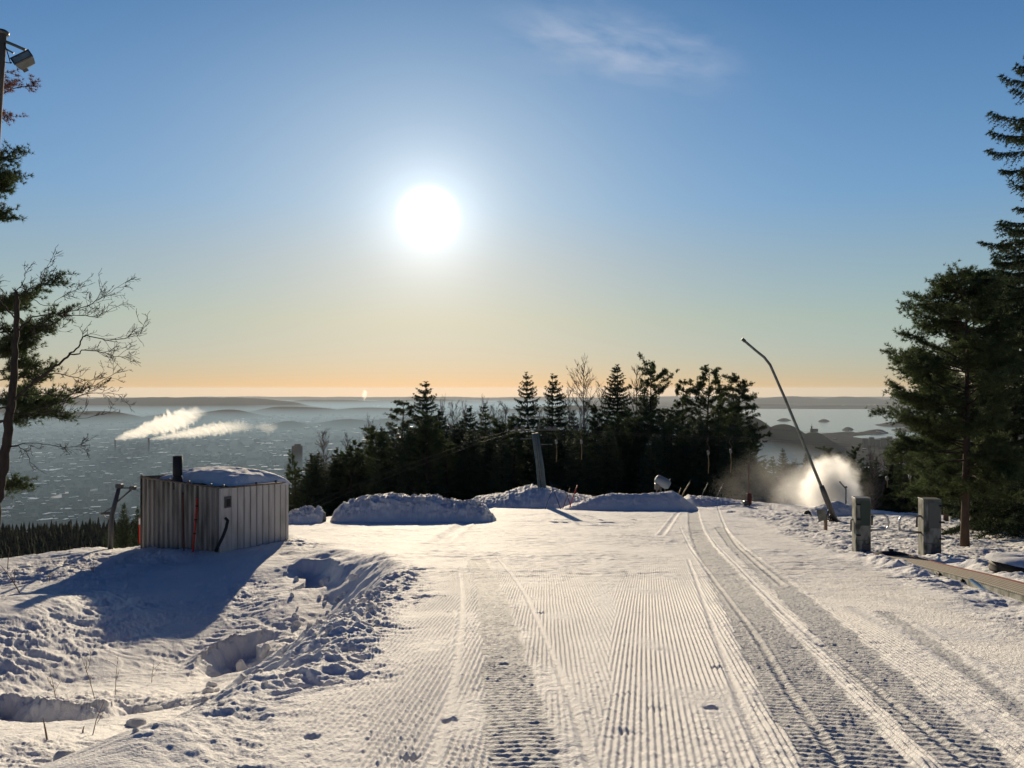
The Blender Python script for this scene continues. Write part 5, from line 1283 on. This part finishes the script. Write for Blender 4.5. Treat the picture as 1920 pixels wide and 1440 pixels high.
# ------------------------------------------------------------------ dry stalks in the foreground
def stalk(px, py, top, seed, n=3, mat=None, label='', lean=0.0, r=.006):
    rnd = random.Random(seed); x, y = hit(px, py); root = empty('dry_stalk', (x, y, h1(x, y))); hh = (py - top) / F * y
    def br(p, d, l, rr, lev, mb):
        q = [p]
        for k in range(5): d = (d + Vector((rnd.gauss(0, .12), rnd.gauss(0, .12), .02))).normalized(); q.append(q[-1] + d * l / 5)
        mb.tube(q, [lerp(rr, rr * .4, k / 5) for k in range(6)], 5, False)
        if lev:
            for k in range(n): i = rnd.randint(1, 4); br(q[i], (d + Vector((rnd.gauss(0, .7), rnd.gauss(0, .5), .15))).normalized(), l * rnd.uniform(.3, .55), rr * .6, lev - 1, mb)
    mb = MB(); mb2 = MB()
    q = [Vector((0, 0, -.05)), Vector((lean * hh * .4, 0, hh * .45)), Vector((lean * hh, .02, hh))]; mb.tube(q, [r, r * .8, r * .35], 6, False); mb.build('stem', mat or M['twig'], root)
    if n:
        for k in range(n + 1): br(q[0].lerp(q[2], rnd.uniform(.3, .95)), Vector((rnd.gauss(0, .6), rnd.gauss(0, .4), .8)).normalized(), hh * rnd.uniform(.3, .6), r * .6, 1, mb2)
        mb2.build('twigs', mat or M['twig'], root)
    tag(root, label, 'stalk', 'dry stalks in the left foreground snow')
stalk(180, 1318, 1238, 1, 3, None, 'tallest branching dry stalk in the left foreground', -.35)
stalk(216, 1310, 1248, 2, 2, None, 'dry stalk just right of the tallest branching one', .05)
stalk(106, 1322, 1266, 3, 2, None, 'thin dry stalk left of the tallest branching one', -.25)
stalk(284, 1284, 1250, 4, 3, None, 'small forked twig near the piste side of the left foreground', .1)
stalk(172, 1378, 1318, 5, 1, None, 'long thin stalk leaning right in front of the trench', .35)
stalk(90, 1402, 1362, 6, 0, None, 'short bare stake in the left foreground', -.3, .010)
stalk(155, 1378, 1366, 7, 0, None, 'tiny dark stub near the short bare stake', .1, .010)
stalk(40, 1118, 1064, 8, 1, None, 'dark stick leaning left at the left edge of the picture', -.75, .014)
stalk(14, 1072, 1030, 9, 0, None, 'upright reddish stick at the far left edge', .08, .014)
stalk(163, 1013, 996, 10, 0, M['straw'], 'bent pale straw at the snowy edge left of the lift post', -.8, .02)
stalk(175, 1076, 1060, 11, 3, None, 'low tuft of twigs at the left of the shed shadow', 0, .01)
stalk(92, 1092, 1074, 12, 3, None, 'low tuft of twigs in the snow near the left edge', .1, .01)

# ------------------------------------------------------------------ steam, spray and haze
def vol_material(name, dens, aniso, col=(1, 1, 1), build=None):
    m = bpy.data.materials.new(name); m.use_nodes = True; nt = m.node_tree; N = nt.nodes; L = nt.links; N.remove(N['Principled BSDF'])
    v = N.new('ShaderNodeVolumePrincipled'); v.inputs['Color'].default_value = (*col, 1); v.inputs['Density'].default_value = dens; v.inputs['Anisotropy'].default_value = aniso
    L.new(v.outputs[0], N['Material Output'].inputs['Volume'])
    if build: L.new(build(N, L), v.inputs['Density'])
    return m
def plume(name, pts, label, dens, fade, seed):
    """pts = (px, py, radius px, distance): a billowing tube of steam"""
    P = [W(a, b, d) for a, b, r, d in pts]; Rr = [r / F * d for a, b, r, d in pts]; n, m = 110, 40
    t = np.linspace(0, len(P) - 1, n); ctr = np.stack([np.interp(t, range(len(P)), [p[c] for p in P]) for c in range(3)], 1); rad = np.interp(t, range(len(P)), Rr)
    a = np.linspace(0, 2 * np.pi, m, endpoint=False); V = []
    d = unit(np.gradient(ctr, axis=0)); e1 = unit(np.cross(d, [0, 1, 0.01])); e2 = np.cross(d, e1)
    s = np.cumsum(np.linalg.norm(np.gradient(ctr, axis=0), axis=1)); sc = 1.0 / (rad.mean() * 1.1)
    A, S = np.meshgrid(a, s); 
    cx, cyy = np.cos(A) * 1.3, np.sin(A) * 1.3
    bil = np.abs(noise2(S * sc + cx, cyy + 7 * seed, seed)) * 1.0 + .55 * np.abs(noise2(S * sc * 2.2 + cx * 2, cyy * 2, seed + 1)) + .3 * np.abs(noise2(S * sc * 4.6 + cx * 4, cyy * 4, seed + 2))
    rr = rad[:, None] * (.62 + 1.25 * bil)
    V = ctr[:, None] + e1[:, None] * (np.cos(A) * rr)[..., None] + e2[:, None] * (np.sin(A) * rr)[..., None]
    V = V.reshape(-1, 3); i = np.arange(n * m).reshape(n, m); j = np.roll(i, -1, 1)
    f = np.stack([i[:-1], i[1:], j[1:], j[:-1]], -1).reshape(-1, 4)
    V = np.concatenate([V, ctr[:1], ctr[-1:]]); c0, c1 = n * m, n * m + 1
    me_f = [tuple(q) for q in f] + [(c0, int(i[0, k]), int(j[0, k])) for k in range(m)] + [(c1, int(j[-1, k]), int(i[-1, k])) for k in range(m)]
    me = bpy.data.meshes.new(name); me.from_pydata([tuple(p) for p in V], [], me_f); me.update()
    import bmesh
    bm = bmesh.new(); bm.from_mesh(me); bmesh.ops.recalc_face_normals(bm, faces=bm.faces); bm.to_mesh(me); bm.free()
    x0, x1 = P[0].x, P[-1].x
    def bd(N, L):
        tc = N.new('ShaderNodeTexCoord'); sx = N.new('ShaderNodeSeparateXYZ'); L.new(tc.outputs['Object'], sx.inputs[0])
        mr = N.new('ShaderNodeMapRange'); mr.inputs[1].default_value = lerp(x0, x1, fade); mr.inputs[2].default_value = x1; mr.inputs[3].default_value = dens; mr.inputs[4].default_value = dens * .04; L.new(sx.outputs[0], mr.inputs[0])
        return mr.outputs[0]
    o = link(name, me, vol_material(name, dens, .55, (.97, .96, .95), bd if fade < 1 else None)); tag(o, label, 'steam plume', 'white steam plumes over the city', 'thing'); return o
D0 = 4750
plume('steam_plume', [(216, 824, 1.5, D0), (232, 819, 5, D0), (258, 811, 8, D0), (290, 801, 11, D0), (320, 792, 14, D0), (345, 784, 14, D0), (368, 776, 10, D0), (388, 773, 4, D0)], 'upper thick white steam plume drifting right over the city', .014, .6, 3)
plume('steam_plume', [(280, 824, 1.5, D0 + 150), (305, 820, 3.5, D0 + 150), (340, 815, 5.5, D0 + 150), (380, 808, 8, D0 + 150), (420, 802, 9, D0 + 150), (450, 800, 8, D0 + 150), (477, 801, 5, D0 + 150)], 'lower long white steam plume drifting right from the dark smokestack', .014, .35, 5)
plume('steam_plume', [(478, 801, 3, D0 + 300), (490, 800, 6, D0 + 300), (505, 803, 8, D0 + 300), (520, 800, 3, D0 + 300)], 'faint wisp of steam at the end of the lower plume', .002, 1, 8)
plume('steam_plume', [(683, 752, .8, 16000), (683.5, 746, 2, 16000), (683, 740, 3.4, 16000), (684, 735, 3.2, 16000), (682, 731, 1, 16000)], 'tiny upright steam plume on the horizon', .004, 1, 9)

def spray():
    y0 = 58.5
    def blob(ctr, rx, ry, rz, label, dens, build, name='snow_spray'):
        mb = MB(); prof = [(math.sin(math.pi * k / 12) + 1e-3, -math.cos(math.pi * k / 12)) for k in range(13)]
        mb.lathe((0, 0, 0), prof, 24); o = mb.build(name, vol_material(name, dens, .62, (.97, .97, .97), build), None, ctr); o.scale = (rx, ry, rz); tag(o, label, kind='stuff'); return o
    def soft(dens, power, nsc, contrast, gx=0.0, warp=.35):
        def bd(N, L):
            tc = N.new('ShaderNodeTexCoord')
            nw = N.new('ShaderNodeTexNoise'); nw.inputs['Scale'].default_value = nsc; nw.inputs['Detail'].default_value = 8; nw.inputs['Roughness'].default_value = .62; L.new(tc.outputs['Object'], nw.inputs['Vector'])
            sb = N.new('ShaderNodeVectorMath'); sb.operation = 'SUBTRACT'; sb.inputs[1].default_value = (.5, .5, .5); L.new(nw.outputs['Color'], sb.inputs[0])
            sc_ = N.new('ShaderNodeVectorMath'); sc_.operation = 'SCALE'; sc_.inputs['Scale'].default_value = warp * 2; L.new(sb.outputs[0], sc_.inputs[0])
            ad = N.new('ShaderNodeVectorMath'); ad.operation = 'ADD'; L.new(tc.outputs['Object'], ad.inputs[0]); L.new(sc_.outputs[0], ad.inputs[1])
            ln = N.new('ShaderNodeVectorMath'); ln.operation = 'LENGTH'; L.new(ad.outputs[0], ln.inputs[0])
            a = N.new('ShaderNodeMapRange'); a.interpolation_type = 'SMOOTHSTEP'; a.inputs[1].default_value = .98; a.inputs[2].default_value = .98 - power; a.inputs[3].default_value = 0; a.inputs[4].default_value = 1; L.new(ln.outputs['Value'], a.inputs[0])
            l0 = N.new('ShaderNodeVectorMath'); l0.operation = 'LENGTH'; L.new(tc.outputs['Object'], l0.inputs[0])
            e = N.new('ShaderNodeMapRange'); e.interpolation_type = 'SMOOTHSTEP'; e.inputs[1].default_value = .98; e.inputs[2].default_value = .7; e.inputs[3].default_value = 0; e.inputs[4].default_value = 1; L.new(l0.outputs['Value'], e.inputs[0])
            c = N.new('ShaderNodeMath'); c.operation = 'MULTIPLY'; L.new(a.outputs[0], c.inputs[0]); L.new(e.outputs[0], c.inputs[1])
            sx = N.new('ShaderNodeSeparateXYZ'); L.new(tc.outputs['Object'], sx.inputs[0])
            gm = N.new('ShaderNodeMapRange'); gm.inputs[1].default_value = -1; gm.inputs[2].default_value = 1; gm.inputs[3].default_value = dens * (1 - gx); gm.inputs[4].default_value = dens * (1 + gx); L.new(sx.outputs[0], gm.inputs[0])
            d = N.new('ShaderNodeMath'); d.operation = 'MULTIPLY'; L.new(c.outputs[0], d.inputs[0]); L.new(gm.outputs[0], d.inputs[1]); return d.outputs[0]
        return bd
    blob(W(1556, 912, y0), 2.95, 2.3, 2.9, 'bright white cloud of snow spray beside the thin mast', 1, soft(2.6, .95, 1.8, .2, .75, .9))
    blob(W(1528, 926, y0 + 3), 4.4, 2.8, 3.0, 'pale snow mist round the bright spray', 1, soft(.36, .98, 1.5, .2, .5, .75))
    blob(W(1490, 915, y0 + 9), 9.0, 5.0, 4.6, 'thin snow mist drifting left from the spray', 1, soft(.032, .98, 1.6, .22, .2, .75))
spray()
def haze():
    mb = MB(); x, y0, y1, z0, z1 = 40000, -3500, 34500, PLAIN - 14, 24
    mb.box((0, (y0 + y1) / 2, (z0 + z1) / 2), (2 * x, y1 - y0, z1 - z0))
    o = mb.build('haze', vol_material('haze', 1.5e-5, .3, (.74, .82, .92))); tag(o, kind='stuff'); o['label'] = 'pale haze lying over the valley and the fjord'
    mb = MB(); mb.box((-10250, 11000, PLAIN + 44), (23500, 18600, 112))
    o = mb.build('valley_mist', vol_material('valley_mist', 2.8e-4, .2, (.36, .57, .77))); tag(o, kind='stuff'); o['label'] = 'bluish mist layer lying low over the city'
haze()
